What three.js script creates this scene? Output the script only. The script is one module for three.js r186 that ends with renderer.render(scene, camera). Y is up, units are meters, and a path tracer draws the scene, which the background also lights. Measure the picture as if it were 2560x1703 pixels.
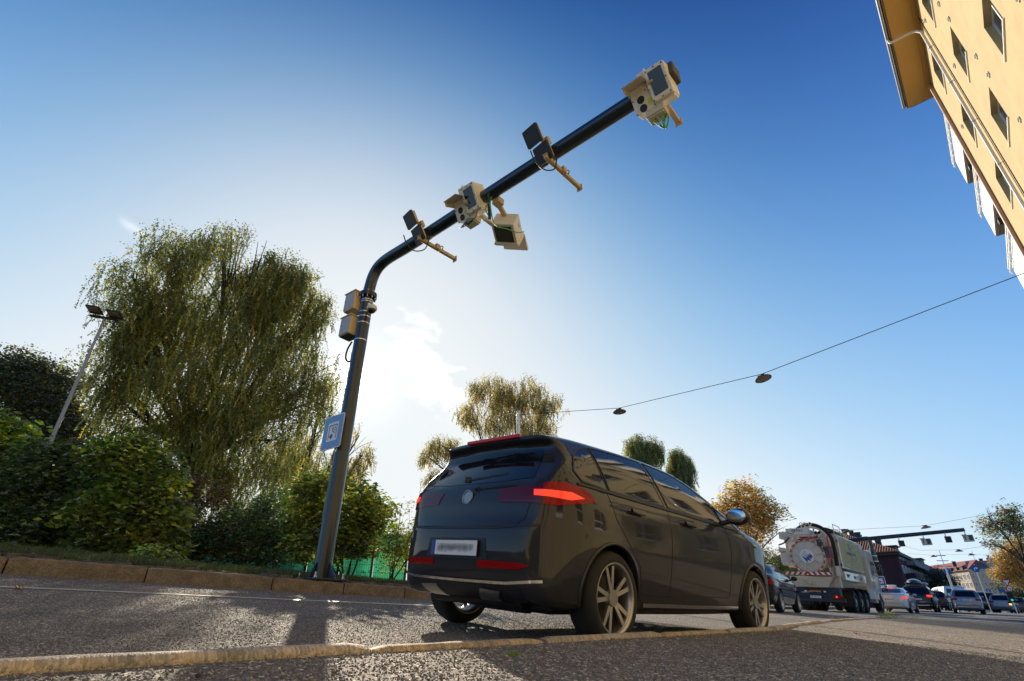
import * as THREE from 'three';
import { mergeGeometries, mergeVertices, toCreasedNormals } from 'three/addons/utils/BufferGeometryUtils.js';
import { RoundedBoxGeometry } from 'three/addons/geometries/RoundedBoxGeometry.js';

// ---------------------------------------------------------------- camera, sky, sun, exposure
const V3 = (x, y, z) => new THREE.Vector3(x, y, z);
const scene = new THREE.Scene();
const renderer = new THREE.WebGLRenderer({ antialias: true });
renderer.toneMapping = THREE.LinearToneMapping;
renderer.toneMappingExposure = 1.5;
renderer.shadowMap.enabled = true;
const camera = new THREE.PerspectiveCamera(66.25, 2560 / 1703, 0.05, 1500);
const camX = V3(0.7526303, 0.0115216, -0.6583425), camY = V3(0.3017184, 0.8826629, 0.3603779), camZ = V3(0.5852466, -0.4698654, 0.6608426);
camera.quaternion.setFromRotationMatrix(new THREE.Matrix4().makeBasis(camX, camY, camZ));
camera.position.set(0, 0, 0);
scene.add(camera);
const sunDir = V3(-0.79486, 0.38357, -0.47018).normalize();
const sun = new THREE.DirectionalLight(new THREE.Color().setRGB(1.0, 0.86, 0.67), 5.0);
sun.position.copy(sunDir).multiplyScalar(90);
sun.castShadow = true;
sun.shadow.radius = 1;
sun.shadow.mapSize.set(4096, 4096);
Object.assign(sun.shadow.camera, { left: -60, right: 60, top: 60, bottom: -60, near: 1, far: 260 });
scene.add(sun, sun.target);

function rng(seed) { let a = seed >>> 0; return () => { a = (a + 0x6d2b79f5) | 0; let t = Math.imul(a ^ (a >>> 15), 1 | a); t = (t + Math.imul(t ^ (t >>> 7), 61 | t)) ^ t; return ((t ^ (t >>> 14)) >>> 0) / 4294967296; }; }
const clamp = (x, a = 0, b = 1) => Math.min(b, Math.max(a, x)), lerp = (a, b, t) => a + (b - a) * t, sstep = (a, b, x) => { const t = clamp((x - a) / (b - a)); return t * t * (3 - 2 * t); };
function hash2(x, y, s = 0) { let h = Math.imul(x | 0, 374761393) + Math.imul(y | 0, 668265263) + Math.imul(s | 0, 1442695041); h = Math.imul(h ^ (h >>> 13), 1274126177); return ((h ^ (h >>> 16)) >>> 0) / 4294967296; }
function vnoise(x, y, s = 0, per = 0) { const ix = Math.floor(x), iy = Math.floor(y), fx = x - ix, fy = y - iy, u = fx * fx * (3 - 2 * fx), v = fy * fy * (3 - 2 * fy); const w = (i) => per ? ((i % per) + per) % per : i; return lerp(lerp(hash2(w(ix), w(iy), s), hash2(w(ix + 1), w(iy), s), u), lerp(hash2(w(ix), w(iy + 1), s), hash2(w(ix + 1), w(iy + 1), s), u), v); }
function fbm(x, y, s = 0, o = 4, per = 0) { let a = 0.5, r = 0, n = 0; for (let i = 0; i < o; i++) { r += a * vnoise(x, y, s + i, per); n += a; a *= 0.5; x *= 2; y *= 2; per *= 2; } return r / n; }

// sky: clear autumn air, paler towards the horizon and towards the low sun, one scrap of cirrus
function makeSky() {
  const W = 2048, H = 1024, data = new Float32Array(W * H * 4);
  // clear-air colour by height above the horizon and angle from the sun, per channel: brightness, fall with height, aureole width, its shape, its level, fall away from the sun
  const air = [[0.291, -1.657, -0.172, 25.8, 2.47, 0.879, 0.829], [0.145, -0.691, -0.34, 28.5, 2.1, 0.934, 0.364], [0.001, 0.086, -0.414, 35, 1.715, 0.957, 0.019]], low = [0.3, 0.33, 0.36];
  const clear = (c, e, th) => { const p = air[c], h = clamp(e, 0, 62) / 30, base = Math.min(1, Math.exp(p[0] + p[1] * h + p[2] * h * h - p[6] * (Math.min(th, 75) - 45) / 30)), t = th * (1 + 0.004 * Math.max(0, e - 30)), g = Math.exp(-Math.pow(t / p[3], p[4])); return lerp(low[c], base + (p[5] - base) * g, sstep(-5, 0.5, e)); };
  const look = V3(), up0 = V3(0, 1, 0), sx = V3().crossVectors(up0, sunDir).normalize(), sy = V3().crossVectors(sunDir, sx);
  for (let r = 0; r < H; r++) {
    const up = ((r + 0.5) / H - 0.5) * Math.PI, e = up * 180 / Math.PI;
    for (let c = 0; c < W; c++) {
      const ph = ((c + 0.5) / W - 0.5) * 2 * Math.PI;
      look.set(Math.cos(ph) * Math.cos(up), Math.sin(up), Math.sin(ph) * Math.cos(up));
      const th = Math.acos(clamp(look.dot(sunDir), -1, 1)) * 180 / Math.PI;
      const o = (r * W + c) * 4;
      // cirrus: a patch up and to the right of the sun, a faint streak far left of it
      let cl = 0;
      if (th < 40 && e > 0) {
        const d = look.dot(sunDir), a = Math.atan2(look.dot(sx), d) * 57.3, b = Math.atan2(look.dot(sy), d) * 57.3;
        const n = fbm(a * 0.28 + 40, b * 0.75 + 9, 3, 5), n2 = fbm(a * 0.9 + 7, b * 1.6, 11, 4);
        const cu = -(a + 6.8) * 0.66 - (b - 2) * 0.75, cv = (a + 6.8) * 0.75 - (b - 2) * 0.66, q = Math.hypot(cu / 6.6, (cv + (n - 0.5) * 5) / 3.1);
        cl = 0.9 * sstep(-0.05, 0.62, (1 - q) * 0.75 + (n2 - 0.5) * 0.75 + (n - 0.5) * 0.5) * (1 - sstep(0.9, 1.5, q));
        const s = Math.abs(((b - 11.1) - (a - 21.3) * 0.54) * 0.88 + (n2 - 0.5) * 0.5), l = Math.abs(a - 21.3);
        cl = Math.max(cl, 0.34 * Math.exp(-(s * s) / 0.09) * (1 - sstep(0.5, 1.7, l)));
      }
      const core = 0.3 * Math.exp(-Math.pow(th / 4, 2)) + 7 * Math.exp(-Math.pow(th / 1.5, 2));
      for (let j = 0; j < 3; j++) {
        let v = clear(j, e, th); v = lerp(v, 1.3, cl);
        data[o + j] = (v + core * [1, 0.93, 0.8][j]) / 1.5;
      }
      data[o + 3] = 1;
    }
  }
  const tex = new THREE.DataTexture(data, W, H, THREE.RGBAFormat, THREE.FloatType);
  tex.mapping = THREE.EquirectangularReflectionMapping; tex.magFilter = THREE.LinearFilter; tex.minFilter = THREE.LinearFilter; tex.needsUpdate = true;
  scene.background = tex; scene.environment = tex;
}
makeSky();

// a point seen in direction (px, py) of a 2560 x 1703 frame at depth d metres: used to lay the site out
const at = (px, py, d) => V3().addScaledVector(camX, (px - 1280) * d / 1305).addScaledVector(camY, -(py - 851.5) * d / 1305).addScaledVector(camZ, -d);
// the same direction met with the upright plane x = X
const atX = (px, py, X) => { const v = at(px, py, 1); return v.multiplyScalar(X / v.x); };

// ---------------------------------------------------------------- names and labels
const used = {};
function numbered(n) { const k = used[n] = (used[n] ?? -1) + 1; return k ? `${n}_${String(k).padStart(3, '0')}` : n; }
function tag(o, label, category, group) { if (label) o.userData.label = label; if (category) o.userData.category = category; if (group) o.userData.group = group; return o; }
function thing(name, label, category, pos, group) { const g = new THREE.Group(); g.name = numbered(name); if (pos) g.position.copy(pos); scene.add(g); return tag(g, label, category, group); }
function part(parent, name, geo, mat, label) { const m = new THREE.Mesh(Array.isArray(geo) ? merge(geo) : geo, mat); m.name = name; m.castShadow = m.receiveShadow = true; parent.add(m); if (label) m.userData.label = label; return m; }
function solo(name, geo, mat, label, category, group) { const m = part(scene, numbered(name), geo, mat); return tag(m, label, category, group); }
function struct(name, geo, mat) { const m = part(scene, name, geo, mat); m.userData.kind = 'structure'; return m; }
function merge(list) {
  const gs = list.map((g) => { let q = g.index ? g.toNonIndexed() : g.clone(); for (const k of Object.keys(q.attributes)) if (!['position', 'normal', 'uv'].includes(k)) q.deleteAttribute(k); if (!q.attributes.uv) q.setAttribute('uv', new THREE.BufferAttribute(new Float32Array(q.attributes.position.count * 2), 2)); if (!q.attributes.normal) q.computeVertexNormals(); return q; });
  return mergeGeometries(gs);
}
// ---------------------------------------------------------------- shapes
const box = (w, h, d, x = 0, y = 0, z = 0) => new THREE.BoxGeometry(w, h, d).translate(x, y, z);
const rbox = (w, h, d, r, x = 0, y = 0, z = 0) => new RoundedBoxGeometry(w, h, d, 2, Math.min(r, w / 2.01, h / 2.01, d / 2.01)).translate(x, y, z);
const cyl = (r1, r2, h, n = 16, x = 0, y = 0, z = 0) => new THREE.CylinderGeometry(r1, r2, h, n).translate(x, y, z);
function rod(a, b, r1, r2 = r1, n = 8) { const d = V3().subVectors(b, a), L = d.length(); const g = new THREE.CylinderGeometry(r2, r1, L, n); g.applyQuaternion(new THREE.Quaternion().setFromUnitVectors(V3(0, 1, 0), d.normalize())); return g.translate((a.x + b.x) / 2, (a.y + b.y) / 2, (a.z + b.z) / 2); }
function bar(a, b, w, h, upv = V3(0, 1, 0)) { const d = V3().subVectors(b, a), L = d.length(); d.normalize(); const s = V3().crossVectors(upv, d).normalize(), u = V3().crossVectors(d, s); return new THREE.BoxGeometry(w, h, L).applyMatrix4(new THREE.Matrix4().makeBasis(s, u, d)).translate((a.x + b.x) / 2, (a.y + b.y) / 2, (a.z + b.z) / 2); }
const tube = (pts, r, n = 24, m = 8, closed = false) => new THREE.TubeGeometry(new THREE.CatmullRomCurve3(pts, closed, 'centripetal'), n, r, m, closed);
function prism(pts, depth, bevel = 0) { const s = new THREE.Shape(pts.map((p) => new THREE.Vector2(p[0], p[1]))); const g = new THREE.ExtrudeGeometry(s, { depth, bevelEnabled: bevel > 0, bevelSize: bevel, bevelThickness: bevel, bevelSegments: 1, curveSegments: 8 }); return g; }
const rectShape = (w, h, r) => { const s = new THREE.Shape(); const x = -w / 2, y = -h / 2; s.moveTo(x + r, y); s.lineTo(x + w - r, y); s.quadraticCurveTo(x + w, y, x + w, y + r); s.lineTo(x + w, y + h - r); s.quadraticCurveTo(x + w, y + h, x + w - r, y + h); s.lineTo(x + r, y + h); s.quadraticCurveTo(x, y + h, x, y + h - r); s.lineTo(x, y + r); s.quadraticCurveTo(x, y, x + r, y); return s; };
const plate = (w, h, r, d) => new THREE.ExtrudeGeometry(rectShape(w, h, r), { depth: d, bevelEnabled: false, curveSegments: 4 });

// ---------------------------------------------------------------- textures and materials
function canvasTex(w, h, draw, srgb = true) { const c = document.createElement('canvas'); c.width = w; c.height = h; draw(c.getContext('2d'), w, h); const t = new THREE.CanvasTexture(c); if (srgb) t.colorSpace = THREE.SRGBColorSpace; t.wrapS = t.wrapT = THREE.RepeatWrapping; return t; }
function dataTex(n, fn, srgb = false) { const d = new Uint8Array(n * n * 4); for (let y = 0; y < n; y++) for (let x = 0; x < n; x++) { const v = fn(x / n, y / n), o = (y * n + x) * 4; if (typeof v === 'number') d[o] = d[o + 1] = d[o + 2] = clamp(v) * 255; else { d[o] = clamp(v[0]) * 255; d[o + 1] = clamp(v[1]) * 255; d[o + 2] = clamp(v[2]) * 255; } d[o + 3] = 255; } const t = new THREE.DataTexture(d, n, n); t.wrapS = t.wrapT = THREE.RepeatWrapping; t.magFilter = THREE.LinearFilter; t.minFilter = THREE.LinearMipmapLinearFilter; t.generateMipmaps = true; if (srgb) t.colorSpace = THREE.SRGBColorSpace; t.needsUpdate = true; return t; }
const lin = (r, g, b) => new THREE.Color().setRGB(r, g, b);
const std = (r, g, b, rough = 0.6, metal = 0, extra = {}) => new THREE.MeshStandardMaterial({ color: lin(r, g, b), roughness: rough, metalness: metal, ...extra });
const phys = (r, g, b, rough, metal, extra = {}) => new THREE.MeshPhysicalMaterial({ color: lin(r, g, b), roughness: rough, metalness: metal, ...extra });

// crushed-stone surface: jittered cells of about 7 mm, each stone with its own tone and height
function stones(n, cells, seed, tone) {
  const hgt = new Uint8Array(n * n * 4), col = new Uint8Array(n * n * 4);
  for (let y = 0; y < n; y++) for (let x = 0; x < n; x++) {
    const u = x / n * cells, v = y / n * cells, ix = Math.floor(u), iy = Math.floor(v);
    let f1 = 9, f2 = 9, id = 0;
    for (let j = -1; j <= 1; j++) for (let i = -1; i <= 1; i++) { const cx = (ix + i + cells) % cells, cy = (iy + j + cells) % cells; const dx = ix + i + hash2(cx, cy, seed) - u, dy = iy + j + hash2(cx, cy, seed + 1) - v, q = Math.sqrt(dx * dx + dy * dy); if (q < f1) { f2 = f1; f1 = q; id = cy * cells + cx; } else if (q < f2) f2 = q; }
    const r = hash2(id, 7, seed), r2 = hash2(id, 19, seed), lo = fbm(x / n * 12, y / n * 12, seed, 4, 12), fine = hash2(x, y, seed + 5);
    const edge = clamp((f2 - f1) * 2.2), h = (0.4 * edge + 0.6 * r * Math.sqrt(edge)) * (0.7 + 0.6 * lo), o = (y * n + x) * 4;
    hgt[o] = hgt[o + 1] = hgt[o + 2] = clamp(h * 0.92 + fine * 0.08) * 255; hgt[o + 3] = 255;
    const c = tone(r2, h, lo, fine); col[o] = clamp(c[0]) * 255; col[o + 1] = clamp(c[1]) * 255; col[o + 2] = clamp(c[2]) * 255; col[o + 3] = 255;
  }
  const mk = (d, s) => { const t = new THREE.DataTexture(d, n, n); t.wrapS = t.wrapT = THREE.RepeatWrapping; t.magFilter = THREE.LinearFilter; t.minFilter = THREE.LinearMipmapLinearFilter; t.generateMipmaps = true; if (s) t.colorSpace = THREE.SRGBColorSpace; t.needsUpdate = true; return t; };
  return { map: mk(col, true), bump: mk(hgt, false) };
}
const asphalt = stones(1536, 190, 5, (r, h, lo, f) => { const b = 0.385 + 0.17 * r * r + 0.12 * (lo - 0.5) + 0.06 * (f - 0.5) + (r > 0.9 ? 0.24 : 0) - (h < 0.12 ? 0.08 : 0); return [b * 1.03, b * 0.99, b * 0.94]; });
const chips = stones(1024, 96, 21, (r, h, lo, f) => { const b = 0.395 + 0.2 * r * r + 0.14 * (lo - 0.5) + 0.06 * (f - 0.5) + (r > 0.88 ? 0.22 : 0) - (h < 0.12 ? 0.1 : 0); return [b * 1.05, b * 0.99, b * 0.91]; });
const granite = stones(768, 110, 33, (r, h, lo, f) => { const b = 0.64 + 0.2 * (r - 0.5) + 0.26 * (lo - 0.5) + 0.08 * (f - 0.5), o = sstep(0.55, 0.8, lo) * 0.1; return [b * 1.03 + o * 0.25, b * 0.975, b * 0.89 - o * 0.25]; });
const grime = dataTex(512, (u, v) => 0.55 + 0.6 * (fbm(u * 8, v * 8, 4, 6, 8) - 0.5));
const plasterB = dataTex(512, (u, v) => 0.6 * fbm(u * 64, v * 64, 9, 3, 64) + 0.4 * fbm(u * 12, v * 12, 2, 3, 12));
const M = {
  road: new THREE.MeshStandardMaterial({ map: asphalt.map, bumpMap: asphalt.bump, bumpScale: 0.009, roughness: 0.86, vertexColors: true }),
  island: new THREE.MeshStandardMaterial({ map: chips.map, bumpMap: chips.bump, bumpScale: 0.014, roughness: 0.84, vertexColors: true }),
  granite: new THREE.MeshStandardMaterial({ map: granite.map, bumpMap: granite.bump, bumpScale: 0.004, roughness: 0.8 }),
  line: std(0.55, 0.53, 0.48, 0.65, 0, { roughnessMap: grime }),
  soil: std(0.05, 0.042, 0.028, 1), verge: std(0.035, 0.045, 0.018, 1),
  pole: phys(0.008, 0.017, 0.024, 0.3, 0.15, { clearcoat: 0.6, clearcoatRoughness: 0.2 }),
  galv: std(0.5, 0.51, 0.52, 0.42, 0.85, { roughnessMap: grime }), steel: std(0.62, 0.62, 0.6, 0.3, 1),
  cream: std(0.72, 0.68, 0.58, 0.45), creamDk: std(0.5, 0.45, 0.36, 0.5), bracket: std(0.5, 0.38, 0.22, 0.6, 0.05),
  cabinet: std(0.78, 0.6, 0.32, 0.45),  // warm bounce off the ochre facade is put into this yellow
  black: std(0.012, 0.012, 0.014, 0.55), rubber: std(0.016, 0.016, 0.017, 0.85), panel: std(0.012, 0.014, 0.02, 0.5),
  glassDark: phys(0.006, 0.009, 0.014, 0.04, 0, { ior: 1.52 }), grey: std(0.42, 0.44, 0.45, 0.5), dk: std(0.05, 0.05, 0.05, 0.6),
  cableB: std(0.02, 0.02, 0.02, 0.5), cableG: std(0.1, 0.35, 0.05, 0.5), white: std(0.75, 0.75, 0.73, 0.5), yellow: std(0.75, 0.6, 0.06, 0.6),
  chrome: std(0.75, 0.75, 0.74, 0.12, 1), alloy: std(0.42, 0.41, 0.4, 0.28, 0.9), hub: std(0.3, 0.3, 0.3, 0.4, 0.8),
  lampRed: phys(0.3, 0.004, 0.006, 0.12, 0, { specularIntensity: 0.5 }), lampDark: phys(0.09, 0.002, 0.004, 0.1, 0, {}), lampRedOn: phys(0.5, 0.01, 0.01, 0.1, 0, { emissive: lin(1, 0.05, 0.02), emissiveIntensity: 0.75 }),
  lampAmberOn: std(0.6, 0.25, 0.02, 0.2, 0, { emissive: lin(1, 0.42, 0.06), emissiveIntensity: 1.6 }), amber: std(0.6, 0.22, 0.01, 0.3), greenOn: std(0.02, 0.4, 0.2, 0.3, 0, { emissive: lin(0.05, 1, 0.5), emissiveIntensity: 0.45 }),
  signBlue: std(0.03, 0.12, 0.42, 0.4), signRed: std(0.5, 0.02, 0.03, 0.4), barkBirch: std(0.06, 0.052, 0.042, 0.9, 0, { bumpMap: grime, bumpScale: 0.02 }), bark: std(0.06, 0.048, 0.036, 0.95, 0, { bumpMap: grime, bumpScale: 0.02 }),
};

// ---------------------------------------------------------------- ground: the street banks up to the left and climbs slightly ahead
function H(x, z) {
  const far = Math.max(0, -z - 8), f2 = Math.min(far, 50);
  const y0 = -0.407 - 0.0115 * z + 0.00018 * f2 * f2 + Math.max(0, far - 50) * 0.0025;
  const cf = lerp(0.0855, 0.045, clamp(far / 32));
  const xx = x > 0 ? x * 0.15 : x < -9 ? -9 + (x + 9) * 0.35 : x;
  return y0 - cf * xx + 0.035 * Math.max(0, -4.2 - Math.max(x, -9)) * clamp((z + 7) / 6, 0, 1.2);
}
function interp(tab, z) { if (z >= tab[0][0]) return tab[0][1]; for (let i = 1; i < tab.length; i++) if (z >= tab[i][0]) { const t = (z - tab[i - 1][0]) / (tab[i][0] - tab[i - 1][0]); return lerp(tab[i - 1][1], tab[i][1], t * t * (3 - 2 * t) * 0.4 + t * 0.6); } return tab[tab.length - 1][1]; }
const kerbNear = (z) => interp([[20, -2.1], [-3, -2.1], [-6.3, -2.05], [-8.4, -2.33], [-12, -2.66], [-20, -3.1], [-30, -3.35], [-60, -3.4]], z);
const kerbFar = (z) => interp([[20, -8.2], [3, -7.45], [-0.8, -7.08], [-5.4, -6.48], [-8, -6.5], [-13, -7.6], [-22, -9.4], [-40, -10.4], [-400, -10.5]], z);
function sheet(xs, zs, yf, tile, tint) {
  const P = [], U = [], I = [], C = [], nx = xs.length;
  zs.forEach((z) => xs.forEach((xf) => { const x = typeof xf === 'function' ? xf(z) : xf; P.push(x, yf(x, z), z); U.push(x / tile, z / tile); const n = tint ? tint(x, z) : 1; C.push(n, n, n); }));
  for (let j = 0; j < zs.length - 1; j++) for (let i = 0; i < nx - 1; i++) { const a = j * nx + i, b = a + 1, c = a + nx, d = c + 1; I.push(a, b, d, a, d, c); }
  const g = new THREE.BufferGeometry(); g.setAttribute('position', new THREE.Float32BufferAttribute(P, 3)); g.setAttribute('uv', new THREE.Float32BufferAttribute(U, 2)); g.setAttribute('color', new THREE.Float32BufferAttribute(C, 3)); g.setIndex(I); g.computeVertexNormals(); return g;
}
const range = (a, b, n) => Array.from({ length: n + 1 }, (_, i) => a + (b - a) * i / n);
const zs = [...range(14, -14, 140), ...range(-14.6, -60, 76), ...range(-64, -400, 60)];
struct('ground', sheet(range(-500, 500, 200), range(300, -900, 240), (x, z) => H(x, z) - 0.06, 2, null), M.verge);
const mottle = (x, z) => 0.78 + 0.44 * fbm(x * 0.9 + 50, z * 0.9 + 50, 8, 4) ;
// carriageway between the kerbs, widening past the island
const roadX = Array.from({ length: 33 }, (_, i) => (z) => { const r = z > -29 ? kerbNear(z) + 0.02 : lerp(kerbNear(z), 9, sstep(-29, -29.6, z)); return lerp(kerbFar(z) - 0.05, r, i / 32); });
struct('road', sheet(roadX, zs, H, 1.9, (x, z) => mottle(x, z) * (0.86 + 0.2 * sstep(-0.3, 0.3, Math.sin(x * 2.1 + 0.4 * Math.sin(z * 0.13))))), M.road);
// raised island in front of the lens
const isleX = Array.from({ length: 41 }, (_, i) => (z) => lerp(kerbNear(z) + 0.09, 9, Math.pow(i / 40, 1.5)));
struct('traffic_island', sheet(isleX, [...range(14, -14, 180), ...range(-14.4, -29, 44)], (x, z) => H(x, z) + 0.09 + 0.008 * (fbm(x * 2.2 + 9, z * 2.2, 5, 3) - 0.5), 1.5, (x, z) => mottle(x * 1.7, z * 1.7)), M.island);
// grass verge behind the far kerb
const vergeX = [(z) => kerbFar(z) - 0.4, (z) => kerbFar(z) - 0.8, (z) => kerbFar(z) - 1.5, (z) => kerbFar(z) - 3, (z) => kerbFar(z) - 6, -16, -30, -60];
struct('verge', sheet(vergeX, zs.filter((_, i) => i % 2 === 0), (x, z) => H(x, z) + 0.115 + 0.03 * (fbm(x * 1.3, z * 1.3, 2, 3) - 0.5), 1, null), M.verge);

// kerbs: granite stones laid end to end, each a piece of its own
function kerbStone(pts, top, w, h, seed, mat, parent, name) {     // pts: [p0, p1] on the road side edge
  const [a, b] = pts, L = a.distanceTo(b), nx = Math.max(3, Math.round(L / 0.09)), prof = [[0, -h], [0, -0.025], [0.006, -0.008], [0.022, 0], [w * 0.5, 0.004], [w - 0.022, 0.001], [w - 0.006, -0.008], [w, -0.025], [w, -h]];
  const P = [], U = [], I = [], dir = V3().subVectors(b, a).normalize(), side = V3(-dir.z, 0, dir.x).multiplyScalar(top);
  for (let i = 0; i <= nx; i++) { const t = i / nx, e = Math.min(t, 1 - t) * L, rnd = e < 0.02 ? 0.012 : 0; prof.forEach(([s, y], k) => { const ns = 0.7 * (fbm(i * 0.55 + seed * 9, k * 1.7, seed, 3) - 0.5); const tt = clamp(t, 0.004 / L, 1 - 0.004 / L); P.push(lerp(a.x, b.x, tt) + side.x * (s + ns * 0.012), lerp(a.y, b.y, tt) + y - (y > -0.03 ? rnd : 0) + ns * 0.012, lerp(a.z, b.z, tt) + side.z * (s + ns * 0.012)); U.push((t * L + seed * 0.37) / 0.9, (s + y + seed * 0.21) / 0.9); }); }
  const n = prof.length;
  for (let i = 0; i < nx; i++) for (let k = 0; k < n - 1; k++) { const p = i * n + k, q = p + n; I.push(p, p + 1, q + 1, p, q + 1, q); }
  for (const o of [0, nx * n]) for (let k = 1; k < n - 1; k++) I.push(o, o + k, o + k + 1);
  const g = new THREE.BufferGeometry(); g.setAttribute('position', new THREE.Float32BufferAttribute(P, 3)); g.setAttribute('uv', new THREE.Float32BufferAttribute(U, 2)); g.setIndex(I); g.computeVertexNormals();
  return part(parent, name, g, mat);
}
function kerbLine(name, xf, z0, z1, len, rise, side, w, mats) {
  const g = new THREE.Group(); g.name = name; g.userData.kind = 'structure'; scene.add(g);
  const r = rng(name.length * 77); let z = z0;
  for (let i = 0; z > z1; i++) { const L = len * (0.8 + 0.5 * r()), y = rise + (r() - 0.5) * 0.012, zb = z - L; kerbStone([V3(xf(z), H(xf(z), z) + y, z - 0.003), V3(xf(zb), H(xf(zb), zb) + y + (r() - 0.5) * 0.006, zb + 0.003)], side, w, 0.22, i + 1, mats[Math.floor(r() * mats.length)], g, 'kerb_stone'); z = zb; }
  return g;
}
const graniteB = M.granite.clone(); graniteB.color.setRGB(0.5, 0.54, 0.6); const graniteC = M.granite.clone(); graniteC.color.setRGB(0.95, 0.85, 0.72);
kerbLine('kerb_near', kerbNear, 5, -28.6, 1.15, 0.108, 1, 0.1, [M.granite, graniteC, M.granite]);
const fk = [[0.6, 0.57, 0.53], [0.5, 0.47, 0.43], [0.55, 0.48, 0.41]].map((c) => { const m = M.granite.clone(); m.color.setRGB(...c); return m; });
const farKerb = kerbLine('kerb_far', kerbFar, 7, -60, 1.1, 0.15, -1, 0.2, fk);
{ // a row of rough setts behind the far kerb
  const r = rng(5); for (let z = 3.2, i = 0; z > -10; i++) { const L = 0.16 + 0.1 * r(), x = kerbFar(z - L / 2) - 0.275; const g = rbox(0.13, 0.16, L - 0.006, 0.02); const q = g.attributes.position; for (let k = 0; k < q.count; k++) q.setXYZ(k, q.getX(k) + 0.012 * (hash2(i, k % 5, 3) - 0.5), q.getY(k) + 0.014 * (hash2(i, k % 7, 9) - 0.5), q.getZ(k)); g.computeVertexNormals(); const m = part(farKerb, 'sett', g, graniteB); m.position.set(x, H(x, z) + 0.065 + 0.022 * r(), z - L / 2); m.rotation.y = 0.12; z -= L; }
}
// white edge line on the far side of the carriageway
struct('edge_line', sheet([(z) => kerbFar(z) + 1.15, (z) => kerbFar(z) + 1.25], range(4, -14, 60), (x, z) => H(x, z) + 0.005, 1, null), M.line);
struct('lane_line', mergeLanes(), M.line);
function mergeLanes() { const l = []; for (let z = -24; z > -120; z -= 9) l.push(sheet([(q) => -4.6, (q) => -4.48], range(z, z - 3, 6), (x, q) => H(x, q) + 0.005, 1, null)); return merge(l); }

{ // loose-set stone chippings standing out of the worn surfaces near by: too many to count
  const mkStone = (seed) => { const g = new THREE.IcosahedronGeometry(1, 0), q = g.attributes.position; for (let i = 0; i < q.count; i++) { const k = 0.7 + 0.55 * hash2(Math.round(q.getX(i) * 500), Math.round(q.getY(i) * 500 + q.getZ(i) * 311), seed); q.setXYZ(i, q.getX(i) * k, q.getY(i) * k, q.getZ(i) * k); } g.computeVertexNormals(); return g; };
  const stoneM = new THREE.MeshStandardMaterial({ color: 0xffffff, roughness: 0.75 });
  const lay = (name, label, n, place, lo, hi, seed, tone) => { const r = rng(seed), im = new THREE.InstancedMesh(mkStone(seed), stoneM, n), m = new THREE.Matrix4(), q = new THREE.Quaternion(), e = new THREE.Euler(), c = new THREE.Color(); im.name = name; im.userData.kind = 'stuff'; im.userData.label = label; im.userData.category = 'chippings'; im.castShadow = im.receiveShadow = true; for (let i = 0; i < n; i++) { const [x, z, y] = place(r), s = lo + (hi - lo) * r() * r(); e.set(r() * 6.28, r() * 6.28, r() * 6.28); m.compose(V3(x, y + s * (r() * 0.35 - 0.1), z), q.setFromEuler(e), V3(s * (0.8 + 0.5 * r()), s * 0.7, s)); im.setMatrixAt(i, m); const t = r(), b = tone * (0.5 + 1.0 * t * t + (r() > 0.93 ? 1.2 : 0)); im.setColorAt(i, c.setRGB(b * 1.04, b * 0.99, b * 0.93)); } scene.add(im); };
  const isleY = (x, z) => H(x, z) + 0.09 + 0.008 * (fbm(x * 2.2 + 9, z * 2.2, 5, 3) - 0.5);
  lay('island_chippings', 'small stone chippings in the worn surface of the traffic island', 90000, (r) => { const d = Math.pow(r(), 1.5) * 7, z = 0.6 - d, x = kerbNear(z) + 0.1 + 2.9 * r(); return [x, z, isleY(x, z)]; }, 0.0028, 0.007, 3, 0.21);
  lay('road_chippings', 'small stone chippings in the worn asphalt of the carriageway', 130000, (r) => { const z = 1.2 - Math.pow(r(), 1.3) * 8, x = kerbNear(z) - 0.02 - 4.9 * Math.pow(r(), 1.2); return [x, z, H(x, z)]; }, 0.0026, 0.006, 9, 0.2);
}

// ---------------------------------------------------------------- cars: a closed skin from side, section and plan outlines, panes and trim laid on it
function outline(pts, closed, n, tension = 0.5) { const c = new THREE.CatmullRomCurve3(pts.map((p) => V3(p[0], p[1], 0)), closed, 'catmullrom', tension); return c.getPoints(n).map((p) => [p.x, p.y]); }
function polyDist(poly) {   // signed distance to a closed polygon, negative inside
  const n = poly.length, X = Float64Array.from(poly, (p) => p[0]), Y = Float64Array.from(poly, (p) => p[1]);
  return (x, y) => { let d = 1e9, inside = false; for (let i = 0, j = n - 1; i < n; j = i++) { const ex = X[j] - X[i], ey = Y[j] - Y[i], wx = x - X[i], wy = y - Y[i], l = ex * ex + ey * ey, t = l ? clamp((wx * ex + wy * ey) / l) : 0, bx = wx - ex * t, by = wy - ey * t, q = bx * bx + by * by; if (q < d) d = q; if ((Y[i] > y) !== (Y[j] > y) && x < (X[j] - X[i]) * (y - Y[i]) / (Y[j] - Y[i]) + X[i]) inside = !inside; } return (inside ? -1 : 1) * Math.sqrt(d); };
}
const smax = (a, b, k) => { const h = Math.max(k - Math.abs(a - b), 0) / k; return Math.max(a, b) + h * h * k * 0.25; };
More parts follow.
